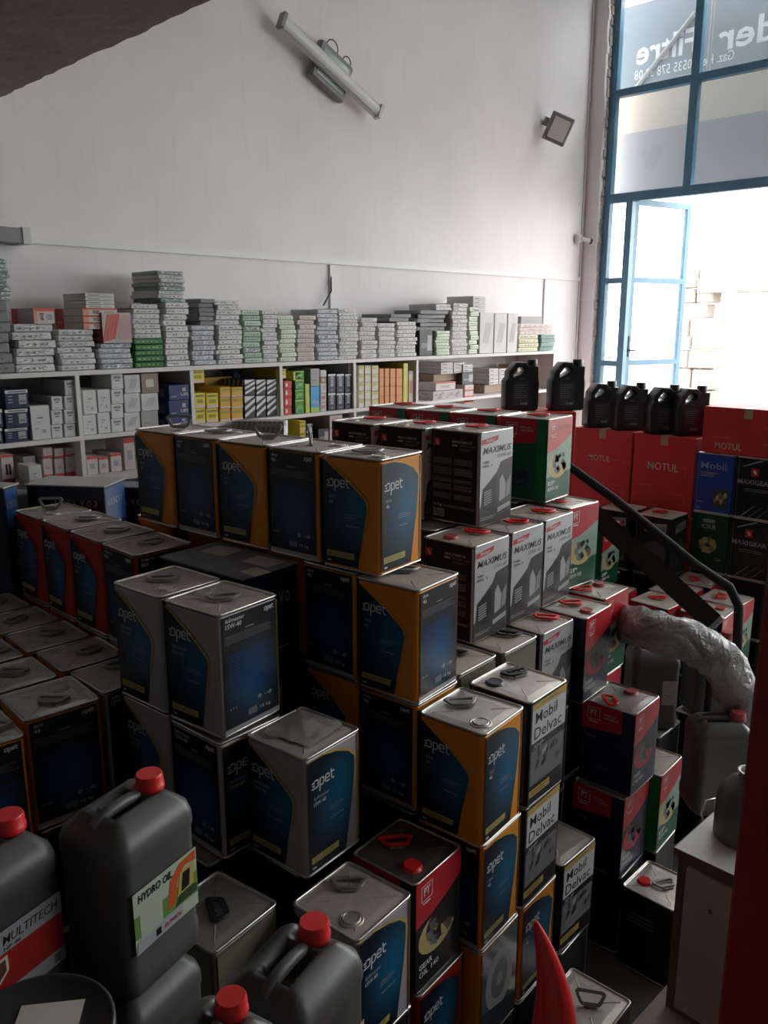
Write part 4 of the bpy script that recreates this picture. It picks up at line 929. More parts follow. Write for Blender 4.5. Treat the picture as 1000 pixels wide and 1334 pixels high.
for i in range(n_):
    for j in range(n_):
        x = -.085 + .17*i/(n_-1); y = -.085 + .17*j/(n_-1); e = min(i, j, n_-1-i, n_-1-j)
        g_.append((x + rr.uniform(-.004, .004), y + rr.uniform(-.004, .004), .006 + (rr.uniform(.0, .006) if e > 0 else 0) + .014*math.exp(-((x)**2+(y)**2)/.002)))
b.add(g_, [(i*n_+j, (i+1)*n_+j, (i+1)*n_+j+1, i*n_+j+1) for i in range(n_-1) for j in range(n_-1)], M('dusty_film', (.36, .34, .31), .35), True)
tag(b.ob('plastic_sheet', None, (1.44, 1.715, top(2)-.004), (0, 0, R(12))), 'crumpled dusty plastic film lying on the grey tin beside the orange ones', 'film')
# red row at left
for i, (x, y, yw, l, lb, kw) in enumerate([
    (1.51, 3.43, 1, 'rf', 'red oil tin with raised handle at the far end of the red row', dict(hup=80, hpos=(.0, .02), hrot=-45, cpos=(-.03, -.055))),
    (1.51, 3.172, 0, 'rf', 'red oil tin second from the far end of the red row', dict(hpos=(.0, -.03), hrot=-45, cpos=(.055, .055))),
    (1.507, 2.912, 1, 'rf', 'red oil tin third from the far end of the red row', dict(hpos=(-.01, -.03), hrot=-45, cpos=(.05, .05))),
    (1.503, 2.652, 0, 'rb', 'red oil tin with dark text face at the near end of the red row', dict(hpos=(.02, -.03), hrot=0, cap=None))]):
    T(x, y, 1, yw, 'r', l, 'rb', lb, lid=dusty_tin, **kw)
    hid(x, y, 2, 0, 'r')
# low field of lids at the left
A = [(1.013, 2.456, -4, 'o', 'ob', 'shiny-lidded orange tin with dark text face, front of the low left field', tinplate, dict(hpos=(-.02, -.05), hrot=-45, cpos=(.05, .05))),
     (1.265, 2.475, 0, 'g', 'gb', 'grey tin with dull lid next to the shiny orange one', dusty_tin, dict(hpos=(.03, .03), hrot=0, cap=None)),
     (.995, 2.715, -3, 'o', 'ob', 'tin with shiny lid and handle, second row of the low left field', tinplate, dict(hpos=(.0, -.0), hrot=-45, cpos=(-.06, -.06))),
     (1.255, 2.730, -2, 'o', 'ob', 'dull-lidded tin beside the red row, second row from the front', dusty_tin, dict(hpos=(.04, -.03), hrot=10, cpos=(-.05, .05))),
     (.99, 2.975, -2, 'o', 'ob', 'dull-lidded tin at the left frame edge, third row from the front', dusty_tin, dict(hpos=(.04, -.02), hrot=-45, cpos=(-.05, .05))),
     (1.247, 2.985, -2, 'o', 'ob', 'dull-lidded tin in the third row, handle turned toward the red tins', dusty_tin, dict(hpos=(.0, .0), hrot=-45, cpos=(-.06, -.05))),
     (.985, 3.235, -2, 'o', 'ob', 'dull-lidded tin at the left frame edge, fourth row', dusty_tin, dict(hpos=(.0, .0), hrot=0, cpos=(.05, .05))),
     (1.245, 3.240, -1, 'o', 'ob', 'dull-lidded tin in the fourth row below the far red tins', dusty_tin, dict(hpos=(.0, -.03), hrot=15, cpos=(-.05, .06))),
     (1.24, 3.495, -1, 'k', 'ob', 'dull-lidded tin in the last row before the tall black carton', dusty_tin, dict(hpos=(.0, .0), hrot=-30, cap=None)),
     (.745, 2.39, -4, 'o', 'ob', 'orange tin cut by the left frame edge above the red-labelled canister', tinplate, dict(hpos=(.05, -.02), hrot=-45, cap=None))]
for x, y, yw, bd, rg, lb, ld, kw in A: T(x, y, 2, yw, bd, 'of' if bd == 'o' else 'gf', rg, lb, lid=ld, **kw)
# black and silver tins
for x, y, yw, lb, kw in [(2.525, 2.515, 4, 'black and silver oil tin at the far end of the upper row of three', dict(hpos=(.03, -.02), hrot=-30, cpos=(-.05, .06))),
                         (2.568, 2.272, 4, 'black and silver oil tin in the middle of the upper row of three', dict(hpos=(.02, -.04), hrot=-20, cpos=(-.06, .04))),
                         (2.621, 2.030, 3, 'black and silver oil tin at the near end of the upper row, picture face showing', dict(hpos=(.02, -.03), hrot=-20, cpos=(-.06, .05)))]:
    T(x, y, 0, yw, 's', 'mb', 'mf', lb, 'r', lid=dusty_tin, cap='metal', **kw)
T(2.398, 1.875, 1, 3.4, 's', 'mb', 'mf', 'black and silver oil tin with red cap, left end of the lower row', 'r', lid=dusty_tin, hpos=(.04, -.01), hrot=-70, cap='dull', cpos=(-.06, .03))
T(2.657, 1.892, 1, 2, 's', 'mb', 'mf', 'black and silver oil tin in the middle of the lower row, lid half covered', 'r', lid=dusty_tin, hpos=(.03, -.05), hrot=-45, cap=None)
T(2.915, 1.913, 1, 3, 's', 'mb', 'mf', 'black and silver oil tin beside the green one in the lower row', 'r', lid=dusty_tin, hpos=(.0, -.03), hrot=-70, cap='dull', cpos=(.07, -.03))
T(3.195, 1.955, 1, -3, 'e', 'pgb', 'pg', 'green and red oil tin with white lid edge, right end of the lower row', 'r', lid=tinplate, hpos=(-.06, -.0), hrot=-70, cap=None)
# green and red tins, top row behind
for x, y, lb, kw in [(3.10, 2.86, 'green and red oil tin, farthest left of the back row of four', dict(hpos=(.03, .0), hrot=-45)), (3.125, 2.607, 'green and red oil tin, second from left in the back row of four', dict(hpos=(.03, .0), hrot=-45)),
                     (3.15, 2.352, 'green and red oil tin, third from left in the back row of four', dict(hpos=(.02, .0), hrot=-45)), (3.18, 2.097, 'green and red oil tin at the near end of the back row, engine picture showing', dict(hpos=(-.02, -.03), hrot=-45))]:
    T(x, y, 0, 5, 'e', 'pgb', 'pg', lb, 'r', lid=dusty_tin, cap=None, **kw)
# third tier
T(2.16, 1.745, 2, 3, 'h', 'kh', 'kh', 'khaki tin with black handle behind the black white-labelled tin', 'k', hpos=(-.0, .0), hrot=-70, cap=None, lid=dusty_tin)
T(2.419, 1.745, 2, 2.8, 'h', 'kh', 'kh', 'khaki oil tin with black handle under the silver tins', 'k', hpos=(.03, -.03), hrot=-70, cap=None, lid=dusty_tin)
T(2.678, 1.746, 2, 1.5, 's', 'mb', 'mf', 'black and silver oil tin with red handle under the lower silver row', 'r', hpos=(.03, -.04), hrot=-60, cap=None, lid=dusty_tin)
T(2.940, 1.720, 2, 4, 'n', 'pnb', 'pn', 'navy and red oil tin, red handle and cap on its lid, beside the silver one', 'r', hpos=(.0, -.0), hrot=-45, cap='dull', cpos=(-.03, -.075))
T(3.213, 1.786, 2, 2.8, 'e', 'pgb', 'pg', 'green and red oil tin standing in front of the plastic-wrapped roll', 'r', hpos=(-.07, .0), hrot=-30, cap='dull', cpos=(.06, .0))
T(3.20, 1.79, 3, 3, 'R', 'pnb', 'pg', 'red tin showing only a corner under the green one by the wrapped roll', handle=None, cap=None)
T(3.02, 1.515, 3, 2.5, 'n', 'pnb', 'pn', 'navy and red oil tin with shiny lid, red handle and red cap, lower right', 'r', hpos=(-.05, -.0), hrot=45, cap='dull', cpos=(.07, -.01))
T(3.00, 1.525, 4, 2, 'n', 'pnb', 'pn', 'navy and red oil tin in deep shadow under the shiny-lidded one', handle=None, cap=None)
T(3.275, 1.50, 4, 3, 'R', 'pgb', 'pg', 'red tin with dull brown lid behind the shadowed navy tin', handle=None, cap=None, lid=dusty_tin)
T(2.985, 1.262, 5, 0, 'k', 'bk', 'bk', 'black tin with pale lid and dull red cap on the floor by the white cabinet', 'm', hpos=(.0, -.03), hrot=-30, cap='red', cpos=(-.03, .06))
T(2.215, 1.168, 5, 2, 't', 'kh', 'kh', 'bare metal tin on the floor behind the red spout', 'm', hpos=(.0, -.02), hrot=-60, hup=60, cap='red', cpos=(-.02, .07))
# far tins below the red cartons
T(4.85, 2.245, 2, 0, 'k', 'wl', 'wl', 'black tin with white name label and brown lid below the red cartons', 'r', lid=dusty_tin, hpos=(0, 0), hrot=-45, cap=None)
T(4.84, 2.51, 2, 0, 'k', 'wl', 'wl', 'brown-lidded tin left of the black one with white name label', 'r', lid=dusty_tin, hpos=(0, 0), hrot=-45, cap=None)
pz_ = onz(812, 680, top(2)); T(pz_.x-.12, pz_.y+.13, 2, 3, 'R', 'pgb', 'pg', 'red tin between the dark leaning bars, below the red cartons', 'r', lid=dusty_tin, hpos=(0, 0), hrot=-45, cap=None)
T(4.55, 2.52, 3, 0, 'k', 'bk', 'bk', 'dark tin under the red tin between the leaning bars', handle=None, cap=None, group=None)
T(4.30, 2.28, 3, 2, 'o', 'bi', 'pg', 'burnt orange tin with a dark bird shape behind the leaning bars', 'r', lid=dusty_tin, hpos=(0, 0), cap=None)
k = 0
for x, y, lb in [(4.32, 1.98, 'dull lid with red handle behind the wrapped roll, left one'), (4.58, 2.0, 'dull lid tin behind the wrapped roll, farther back'), (4.36, 1.71, 'dull lid tin with red handle near the foot of the leaning bars'), (4.62, 1.72, 'dull lid tin beside the blue and green tins'), (4.85, 1.98, 'dull lid tin at the foot of the green tin')]:
    T(x, y, 3, (k*3) % 7 - 3, 'R' if k % 2 else 'k', 'pnb', 'pg', lb, 'r', lid=dusty_tin, hpos=(0, .0), hrot=-45+k*20, cap='dull' if k == 2 else None, cpos=(.05, -.05)); k += 1
# wall of tins at the right, faces to the shop floor
g0 = 'dark gear tins at the right'
for x, y, lv, bd, pr_, lb in [(5.17, 2.02, 1, 'b', 'mo', 'blue oil tin standing on the dark green tin, under the red carton'), (5.17, 2.02, 2, 'k', 'cr', 'dark green oil tin with gold picture under the blue tin'),
                              (5.17, 1.772, 1, 'k', 'mg', 'glossy black gear oil tin, upper one beside the blue tin'), (5.17, 1.772, 2, 'k', 'mg', 'glossy black gear oil tin, lower one beside the dark green tin'),
                              (5.17, 1.524, 1, 'k', 'mg', 'glossy black gear oil tin behind the red post, upper'), (5.17, 1.524, 2, 'k', 'mg', 'glossy black gear oil tin behind the red post, lower')]:
    T(x, y, lv, 0, bd, pr_, pr_, lb, handle=None, cap=None)

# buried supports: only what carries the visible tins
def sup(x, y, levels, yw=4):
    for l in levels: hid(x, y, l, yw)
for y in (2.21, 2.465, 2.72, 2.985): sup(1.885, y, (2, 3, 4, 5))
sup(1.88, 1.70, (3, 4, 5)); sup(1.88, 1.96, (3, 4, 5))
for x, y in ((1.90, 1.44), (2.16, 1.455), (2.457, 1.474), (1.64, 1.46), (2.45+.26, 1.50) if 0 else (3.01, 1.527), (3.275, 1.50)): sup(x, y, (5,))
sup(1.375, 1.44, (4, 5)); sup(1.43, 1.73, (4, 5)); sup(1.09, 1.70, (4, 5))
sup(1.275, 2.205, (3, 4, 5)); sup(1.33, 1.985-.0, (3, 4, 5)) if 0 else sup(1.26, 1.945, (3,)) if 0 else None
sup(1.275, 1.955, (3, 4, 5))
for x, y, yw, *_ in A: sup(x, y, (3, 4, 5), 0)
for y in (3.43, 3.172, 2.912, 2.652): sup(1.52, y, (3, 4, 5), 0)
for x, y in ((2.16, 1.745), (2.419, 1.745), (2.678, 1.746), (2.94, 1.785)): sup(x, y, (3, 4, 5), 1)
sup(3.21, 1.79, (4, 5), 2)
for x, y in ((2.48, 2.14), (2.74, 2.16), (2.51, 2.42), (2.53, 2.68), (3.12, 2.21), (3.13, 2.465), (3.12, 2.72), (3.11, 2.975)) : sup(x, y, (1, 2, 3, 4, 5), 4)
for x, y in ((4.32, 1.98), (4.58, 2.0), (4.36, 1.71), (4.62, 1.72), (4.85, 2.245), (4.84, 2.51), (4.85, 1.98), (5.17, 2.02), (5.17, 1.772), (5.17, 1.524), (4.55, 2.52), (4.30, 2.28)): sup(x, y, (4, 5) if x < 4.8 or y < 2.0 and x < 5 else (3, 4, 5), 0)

# ------------------------------------------------------------------ red cartons with lettering
def letters_on(parent, t, u0, v0, u1, v1, m, W, D, H, face='L', bold=.012, shear=0.0):
    pr_ = Print(1, 1, .002); pr_.text(t, u0, v0, u1, v1, m, 1, bold, shear)
    me = pr_.mesh('lettering')
    if face == 'L': ob('lettering', me, parent, (-W/2, D/2, 0), (0, 0, R(-90)))
    else: ob('lettering', me, parent, (-W/2, -D/2, 0))
def carton(name, x, y, z, W, D, H, mat, label, yaw=0, words=None, cat='box', flap=True, marks=True):
    t = empty(name, (x, y, z), R(yaw), label, cat); b = MB(); b.cbox(-W/2, W/2, -D/2, D/2, 0, H, mat, .004); b.ob('carton_body', t)
    if flap:
        b = MB(); b.box(-W/2-.0015, W/2+.0015, -.025, .025, H-.002, H+.0015, M('packing_tape', (.42, .30, .2), .3)); b.box(-W/2-.0015, -W/2, -.025, .025, H-.06, H, MC['packing_tape']); b.ob('tape', t)
    if marks:
        pr_ = Print(1, 1, .001)
        for (u, v, s_) in ((.68, .62, 1), (.12, .35, -1), (.68, .28, 1)):
            pr_.stroke([(D*u, H*v), (D*(u+.2), H*v), (D*(u+.2), H*(v-.1))], .0035, M('pale_red_ink', (.62, .16, .15), .6), 1)
        ob('printed_marks', pr_.mesh(), t, (-W/2, D/2, 0), (0, 0, R(-90)))
    if words: letters_on(t, words[0], *[q*s for q, s in zip(words[1], (D, H, D, H))], M('pale_lettering', (.62, .45, .43), .6), W, D, H)
    return t
XB = 5.05; BW = .40
yl = onx(745, 600, XB).y; ym = onx(823, 600, XB).y; yr = onx(905, 600, XB).y
zt = onx(823, 562, XB).z; zb = onx(823, 663, XB).z; hb = zt - zb
zbase = zb
carton('carton', XB+BW/2, (yl+ym)/2+.002, zbase, BW, yl-ym-.008, hb*.985, motul_red, 'red carton with pale lettering, left of the two below the four jugs', words=('MOTUL', (.28, .58, .66, .66)))
carton('carton', XB+BW/2, (ym+yr)/2-.002, zbase, BW, ym-yr-.008, hb*.98, motul_red, 'red carton with pale lettering, right of the two below the four jugs', words=('MOTUL', (.26, .56, .76, .66)))
for yy, nn in (((yl+ym)/2, 'left'), ((ym+yr)/2, 'right')):
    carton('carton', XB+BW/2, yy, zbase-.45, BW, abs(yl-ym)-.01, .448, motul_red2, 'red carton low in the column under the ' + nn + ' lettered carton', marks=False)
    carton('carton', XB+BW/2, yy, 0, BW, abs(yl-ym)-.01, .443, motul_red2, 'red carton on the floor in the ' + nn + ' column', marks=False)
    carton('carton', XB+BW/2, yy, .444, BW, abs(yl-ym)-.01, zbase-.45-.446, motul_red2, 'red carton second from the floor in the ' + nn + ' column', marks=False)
zt3 = onx(916, 529, XB).z; y3a = onx(914, 560, XB).y
b3 = carton('carton', XB+.2, y3a-.27, top(1)+.003, .38, .54, zt3-top(1)-.003, motul_red, 'red carton with pale lettering lying on the blue and black tins', words=('MOTUL', (.16, .10, .46, .24)))
z0c = zbase+hb*.9
# carton further left carrying the two single jugs
ZJ = 2.16
carton('carton', 4.252, 2.825, 1.54, .44, .30, ZJ-.002-1.54, motul_red, 'red carton mostly hidden behind the green tins, carrying the two single jugs', -46, marks=False, flap=False)
for kz, hz, nm in ((0, .51, 'lowest'), (.511, .51, 'middle'), (1.022, .515, 'upper')): carton('carton', 4.35, 2.90, kz, .38, .18, hz, motul_red2, nm + ' red carton hidden in the column behind the green tins', -46, marks=False, flap=False)

# ------------------------------------------------------------------ black jugs
jug_m = M('black_jug_plastic', (.014, .013, .015), .35)
def jug_meshes():
    if 'jug' in PR: return PR['jug']
    o_ = [(-.088, .010), (-.078, .004), (.078, .004), (.088, .010), (.090, .15), (.086, .178), (.086, .238), (.046, .238), (.044, .222), (.014, .258), (-.036, .258), (-.074, .210), (-.074, .178), (-.090, .158)]
    hole = [(-.056, .176), (-.058, .204), (-.028, .243), (.006, .243), (.026, .214), (-.010, .190)]
    PR['jug'] = (curve_mesh('jug_body', [o_, hole], .045, .006, jug_m), None); return PR['jug']
def jug(x, y, z, yaw, label, capm=black_h, s=1.0, words='8100'):
    t = empty('oil_jug', (x, y, z), R(yaw), label, 'jug'); t.scale = (s, s, s)
    ob('jug_body', jug_meshes()[0], t, (0, 0, 0.0), (R(90), 0, 0))
    b = MB(); b.lathe([(.027, -.002), (.028, .004), (.028, .032), (.025, .036)], capm, 16); b.ob('cap', t, (.066, 0, .243))
    p = Print(.16, .26, .0515); p.rect(.16, .10, .72, .60, M('dim_label_ink', (.03, .03, .032), .5), 0); p.lines(.20, .25, .66, .56, 7, grey_p, 1, .25); p.text(words, .42, .12, .68, .17, lgrey_p, 2, .02); p.lines(.38, .66, .55, .69, 1, grey_p, 1)
    ob('label', p.mesh(), t, (-.08, 0, 0))
    p = Print(.1, .26, .0005); p.lines(.15, .08, .85, .3, 5, grey_p, 1, .2, .05)
    b = MB(); b.box(.0, .004, -.035, .035, .03, .15, M('clear_level_strip', (.25, .25, .26), .3)); b.ob('level_strip', t, (.095, 0, 0))
    return t
JYAW = -90 + 52
def jug_px(px, py, X, z, label, **k):
    p = onx(px, py, X); return jug(p.x, p.y, z, JYAW, label, s=1.13, **k)
zc1 = zbase+hb*.985+.002; zc2 = zbase+hb*.98+.002
jug_px(780, 550, XB+.12, zc1, 'black oil jug at the left end of the group of four on the red cartons', words='4100')
jug_px(818, 550, XB+.12, zc1, 'black oil jug second from left in the group of four', words='4100')
jug_px(861, 555, XB+.12, zc2, 'black oil jug third from left in the group of four', words='8100')
jug_px(896, 557, XB+.15, zc2, 'black oil jug at the right end of four, against the high red carton', words='8100')
for px, wd, lb in ((676, '4100', 'single black oil jug standing in front of the shelf end'), (735, '5100', 'single black oil jug nearest the white wall pier')):
    p_ = atf(px, 531, 5.0); jug(p_.x, p_.y, ZJ+.001, JYAW, lb, words=wd, s=1.07)
jj = jug(ony(526, 520, YF+.05).x, YF+.08, 2.1185, -12, 'small black jug with red cap tucked beside the orange boxes', capm=dullred, s=.68)
for px, py in ((797, 500), (877, 503)):
    pp = onx(px, py, XB+.30); t = empty('oil_jug', (pp.x, pp.y, zc1 if px < 800 else zc2), 0, 'pink-labelled bottle with red cap peeping up behind the jugs, ' + ('left' if px < 800 else 'right'), 'bottle')
    b = MB(); b.lathe([(.035, 0), (.038, .01), (.038, .16), (.02, .20), (.016, .235)], M('pink_bottle', (.60, .30, .28), .4), 16); b.ob('bottle_body', t)
    b = MB(); b.lathe([(.019, .235), (.019, .262), (.016, .265)], red_plastic, 14); b.ob('cap', t); t.name = 'oil_bottle'

# ------------------------------------------------------------------ navy cartons on the left
navyc = M('navy_carton', (.012, .018, .045), .4, noise=.3, nscale=4); navyt = M('pale_navy_carton_top', (.25, .26, .285), .75, noise=.3, nscale=6); whitec = M('white_carton_top', (.50, .49, .48), .6, noise=.1)  # carton tops paler and rougher than the navy sides
blue_gl = M('lit_end_blue', (.02, .08, .24), .35)  # brighter blue painted on as the lit upper end of a carton
def navy_box(x, y, z, W, D, H, yaw, label, topm, words=True, blue_end=False, papers=()):
    t = empty('carton', (x, y, z), R(yaw), label, 'box'); b = MB(); b.cbox(-W/2, W/2, -D/2, D/2, 0, H, navyc, .004); b.ob('carton_body', t)
    b = MB(); b.box(-W/2-.006, W/2+.006, -D/2-.006, D/2+.006, H+.0005, H+.006, topm); b.ob('top_flap', t)
    p = Print(1, 1, .001)
    if words:
        for i, c_ in enumerate('(VCLVO)'): p.text(c_, D*(.35+.085*i), H*.80, D*(.35+.085*i+.05), H*.87, lgrey_p, 1, .02)
        ob('lettering', p.mesh(), t, (-W/2, D/2, 0), (0, 0, R(-90)))
    p = Print(1, 1, .001)
    if blue_end: p.rect(.01, H*.62, W-.01, H-.01, blue_gl, 0)
    if words:
        for i, c_ in enumerate('(O)CVO'): p.text(c_, W*(.15+.12*i), H*.80, W*(.15+.12*i+.08), H*.87, lgrey_p, 1, .02)
        p.rect(W*.45, H*.55, W*.8, H*.556, lgrey_p, 1)
        p.stroke([(W*.50, H*.16), (W*.62, H*.16), (W*.62, H*.36), (W*.50, H*.36)], .004, lgrey_p, 1, True); p.rect(W*.53, H*.25, W*.6, H*.33, lgrey_p, 1)
    ob('printed_panel', p.mesh(), t, (-W/2, -D/2, 0))
    for i, (a, c_, s1, s2, r_) in enumerate(papers):
        b = MB(); b.box(-s1/2, s1/2, -s2/2, s2/2, 0, .001, cream_p); b.ob('paper_label', t, (a, c_, H+.0065), (0, 0, R(r_)))
    return t
navy_box(1.613, 2.30, top(1)-.62-.02, .25, .42, .62, 5, 'tall navy carton with paler top and pale paper labels between grey and orange tins', navyt, True, False, ((.05, .10, .10, .12, 8), (.05, -.12, .09, .13, 3), (-.05, -.19, .07, .08, -5)))
def fplace(F, W_, D_, a): c_, n_ = math.cos(R(a)), math.sin(R(a)); return (F[0] + c_*W_/2 - n_*D_/2, F[1] + n_*W_/2 + c_*D_/2)
bx2 = fplace((1.735, 3.405), .21, .37, 36); bx1 = fplace((1.375, 3.600), .10, .24, 34); bx3 = fplace((2.02, 3.49), .13, .33, 40)
navy_box(*bx2, 1.955-.46, .21, .37, .46, 36, 'navy carton with white top behind the red tins, bright blue end', whitec, True, True)
navy_box(*bx1, 1.975-.48, .10, .24, .48, 34, 'tall black carton behind the low field of lids, cut by the left frame edge', whitec, True, True)
navy_box(*bx3, 1.90-.42, .14, .34, .42, 40, 'navy carton with pale lettering in front of the low shelf, right of the white-topped one', navyt, True, False)
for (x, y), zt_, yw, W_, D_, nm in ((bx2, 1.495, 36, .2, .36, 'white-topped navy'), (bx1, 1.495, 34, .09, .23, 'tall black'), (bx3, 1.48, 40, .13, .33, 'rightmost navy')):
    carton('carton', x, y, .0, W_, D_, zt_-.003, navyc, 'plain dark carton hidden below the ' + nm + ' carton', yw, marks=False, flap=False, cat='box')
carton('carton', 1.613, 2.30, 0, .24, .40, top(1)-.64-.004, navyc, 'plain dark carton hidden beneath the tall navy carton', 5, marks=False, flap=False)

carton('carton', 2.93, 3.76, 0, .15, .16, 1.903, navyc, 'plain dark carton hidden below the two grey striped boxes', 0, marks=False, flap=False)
# ------------------------------------------------------------------ canisters
def smooth(a, b_, x): t = max(0, min(1, (x-a)/(b_-a))); return t*t*(3-2*t)
def canister_mesh(mat, Wd=.225, Dp=.192, Hh=.365):
    k = ('can', mat.name, Wd, Hh)
    if k in PR: return PR[k]
    b = MB(); n = 12
    def sring(i, z, r=.034): return [(x, y, z) for x, y in rrect(Wd/2-i, Dp/2-i, max(.008, r-i*.5), n)]
    rings = [sring(.014, 0), sring(.003, .010), sring(0, .03), sring(0, .06), sring(.003, .07), sring(.003, Hh-.07), sring(0, Hh-.058), sring(.001, Hh-.036), sring(.008, Hh-.014), sring(.022, Hh)]
    m0 = len(rings); P0 = rings[-1]
    def topz(x, y):
        lobe = .018*(1-smooth(Dp/2-.05, Dp/2-.015, abs(y)))*(1-smooth(Wd/2-.05, Wd/2-.015, abs(x)))
        g = .05*(1-smooth(.024, .036, abs(y)))*smooth(-Wd/2+.03, -Wd/2+.05, x)*(1-smooth(.015, .035, x))
        cp = .012*(1-smooth(.03, .045, abs(y)))*smooth(.03, .05, x)
        return Hh + lobe - g - cp
    for t in (.9, .8, .7, .6, .5, .4, .3, .2, .1, .03): rings.append([(x*t, y*t, topz(x*t, y*t)) for x, y, z in P0])
    b.loft(rings, mat, True); PR[k] = b.mesh('canister_body'); return PR[k]
def canister(x, y, z, yaw, label, capm=red_plastic, mat=grey_can, lab=None, lab_rect=(.42, .20, .96, .62), side=False, s=1.0):
    t = empty('canister', (x, y, z), R(yaw), label, 'canister'); t.scale = (s, s, s)
    ob('canister_body', canister_mesh(mat), t)
    b = MB(); b.tube([(-.088, 0, .364), (-.070, 0, .374), (-.04, 0, .380), (.0, 0, .380), (.03, 0, .375), (.042, 0, .364)], [.010, .0125, .013, .013, .0125, .010], mat, 12); b.ob('handle', t)
    b = MB(); b.lathe([(.024, 0), (.024, .02)], mat, 20); b.ob('neck', t, (.070, 0, .362))
    b = MB(); rr_ = [.0305 + (.0012 if i % 2 else 0) for i in range(36)]
    def cr(z, k_=1.0): return [(rr_[i]*k_*math.cos(2*math.pi*i/36), rr_[i]*k_*math.sin(2*math.pi*i/36), z) for i in range(36)]
    b.loft([cr(0), cr(.010), cr(.012, .94), cr(.029, .93), cr(.034, .85)], capm, True); b.ob('cap', t, (.070, 0, .374))
    if lab:
        u0, v0, u1, v1 = lab_rect; W_, H_ = .22*(u1-u0), .365*(v1-v0)
        me = lab(W_, H_)
        if side: ob('label', me, t, (-.1125, .096-.178*u0, .365*v0), (0, 0, R(-90)))
        else: ob('label', me, t, (-.11+.22*u0, -.096, .365*v0))
    return t
def lab_hydro(W_, H_):
    p = Print(W_, H_, .0015); gp = M('sage_ink', (.40, .46, .36), .45); p.rect(0, 0, 1, 1, gp, 0); p.poly([(0, .62), (.5, .55), (1, .60), (1, .22), (0, .25)], M('moss_ink', (.12, .24, .05), .45), 1)
    p.rect(.08, .18, .42, .62, gp, 2); p.text('HYDRO OİL'.replace('İ', 'I'), .07, .80, .60, .93, black_p, 2, .03, .15)
    p.poly([(.5, .30), (.56, .75), (.72, .93), (.98, .97), (.98, .80), (.80, .84), (.68, .70), (.62, .34)], M('excavator_orange', (.55, .09, .02), .4), 2)
    p.poly([(.66, .40), (.92, .44), (.96, .80), (.72, .78)], gold_p, 3); p.poly([(.72, .44), (.86, .46), (.88, .74), (.76, .74)], black_p, 4)
    p.poly([(.62, .26), (.98, .26), (.98, .40), (.70, .42)], M('dark_moss_ink', (.03, .06, .02), .4), 3)
    p.poly([(0, 0), (.75, .02), (.72, .24), (.04, .20)], lgrey_p, 3); p.text('SUNOL', .42, .07, .72, .14, M('maroon_ink', (.25, .03, .04), .5), 4, .03, .2); p.rect(.30, .05, .38, .17, black_p, 4); return p.mesh()
def lab_multi(W_, H_):
    p = Print(W_, H_, .0015); p.rect(0, 0, 1, 1, M('carmine_ink', (.38, .02, .02), .4), 0); p.rect(0, .70, 1, 1, lgrey_p, 1); p.rect(0, 0, 1, .2, lgrey_p, 1)
    p.text('MULTITECH', .30, .80, .96, .92, black_p, 2, .008, .2); p.text('HP 46', .30, .72, .5, .77, black_p, 2, .02, .2)
    p.poly([(.02, .25), (.2, .3), (.34, .45), (.34, .66), (.02, .62)], cream_p, 2); p.poly([(.02, .28), (.19, .33), (.31, .46), (.31, .62), (.02, .58)], M('brown_ink', (.12, .05, .03), .5), 3)
    p.text('SUNOL', .10, .05, .34, .13, M('maroon_ink', (.25, .03, .04), .5), 2, .03, .2); p.rect(.86, .04, .94, .16, grey_p, 2); return p.mesh()
def lab_small(W_, H_):
    p = Print(W_, H_, .0015); p.rect(0, 0, 1, 1, M('dull_paper', (.34, .34, .33), .7), 0); p.lines(.12, .15, .88, .9, 7, grey_p, 1, .12, .5); p.stroke([(.2, .25), (.5, .35), (.8, .6)], .003, grey_p, 1); return p.mesh()
def lab_flame(W_, H_):
    p = Print(W_, H_, .0015); p.rect(0, 0, 1, 1, M('straw_ink', (.42, .36, .2), .5), 0)
    for i in range(5): p.ell(.3+.12*i, .35+.08*i, .12, .2, [M('excavator_orange', (.55, .09, .02), .4), gold_p][i % 2], 1+i, 9)
    return p.mesh()
CY = 15
HY = (.735, 1.453, 1.322)
canister(*HY, CY, 'grey plastic canister with red cap and green machine-picture label, standing highest at front left', lab=lab_hydro, lab_rect=(.10, .30, .93, .68))
LC = (.462, 1.512, 1.325)
canister(*LC, CY, 'grey canister with red cap and red-banded label cut by the left frame edge', lab=lab_multi, lab_rect=(.08, .28, .93, .70))
def capped(px, py, f, s_):
    q = atf(px, py, f); c_, n_ = math.cos(R(CY)), math.sin(R(CY)); return (q.x-.07*s_*c_, q.y-.07*s_*n_, q.z-.395*s_)
C2 = capped(409, 1207, 1.56, 1.0); canister(*C2, CY, 'grey canister with red cap in front of the dull-lidded grey tin', lab=lab_flame, lab_rect=(.6, .2, .9, .6))
C3 = capped(301, 1305, 1.30, .86); canister(*C3, CY, 'grey canister with red cap at the bottom edge, lowest of the front group', s=.86)
# right hand canisters behind the cabinet
canister(3.60, 1.66, top(4)+.004, -48, 'grey canister with pale paper label under the plastic-wrapped roll', capm=dullred, lab=lab_small, lab_rect=(.62, .35, .92, .68), s=1.02)
canister(3.92, 1.50, top(4)+.004, -40, 'grey canister behind, with a white paper label, half hidden by the roll', capm=dullred, lab=lab_small, lab_rect=(.55, .40, .9, .75), s=1.02)
canister(3.10, 1.13, .756+.002, -45, 'grey canister with red cap behind the white cabinet', capm=dullred)
sup(3.60, 1.66, (4, 5), 0); sup(3.93, 1.50, (4, 5), 0); sup(3.16, .985, (4, 5), 0)
jr = canister(3.50, 2.02, top(4)+.004, 0, 'pale green canister half seen behind the green and red tin', mat=M('pale_green_plastic', (.25, .28, .2), .4), capm=red_plastic); sup(3.50, 2.02, (4, 5), 0)

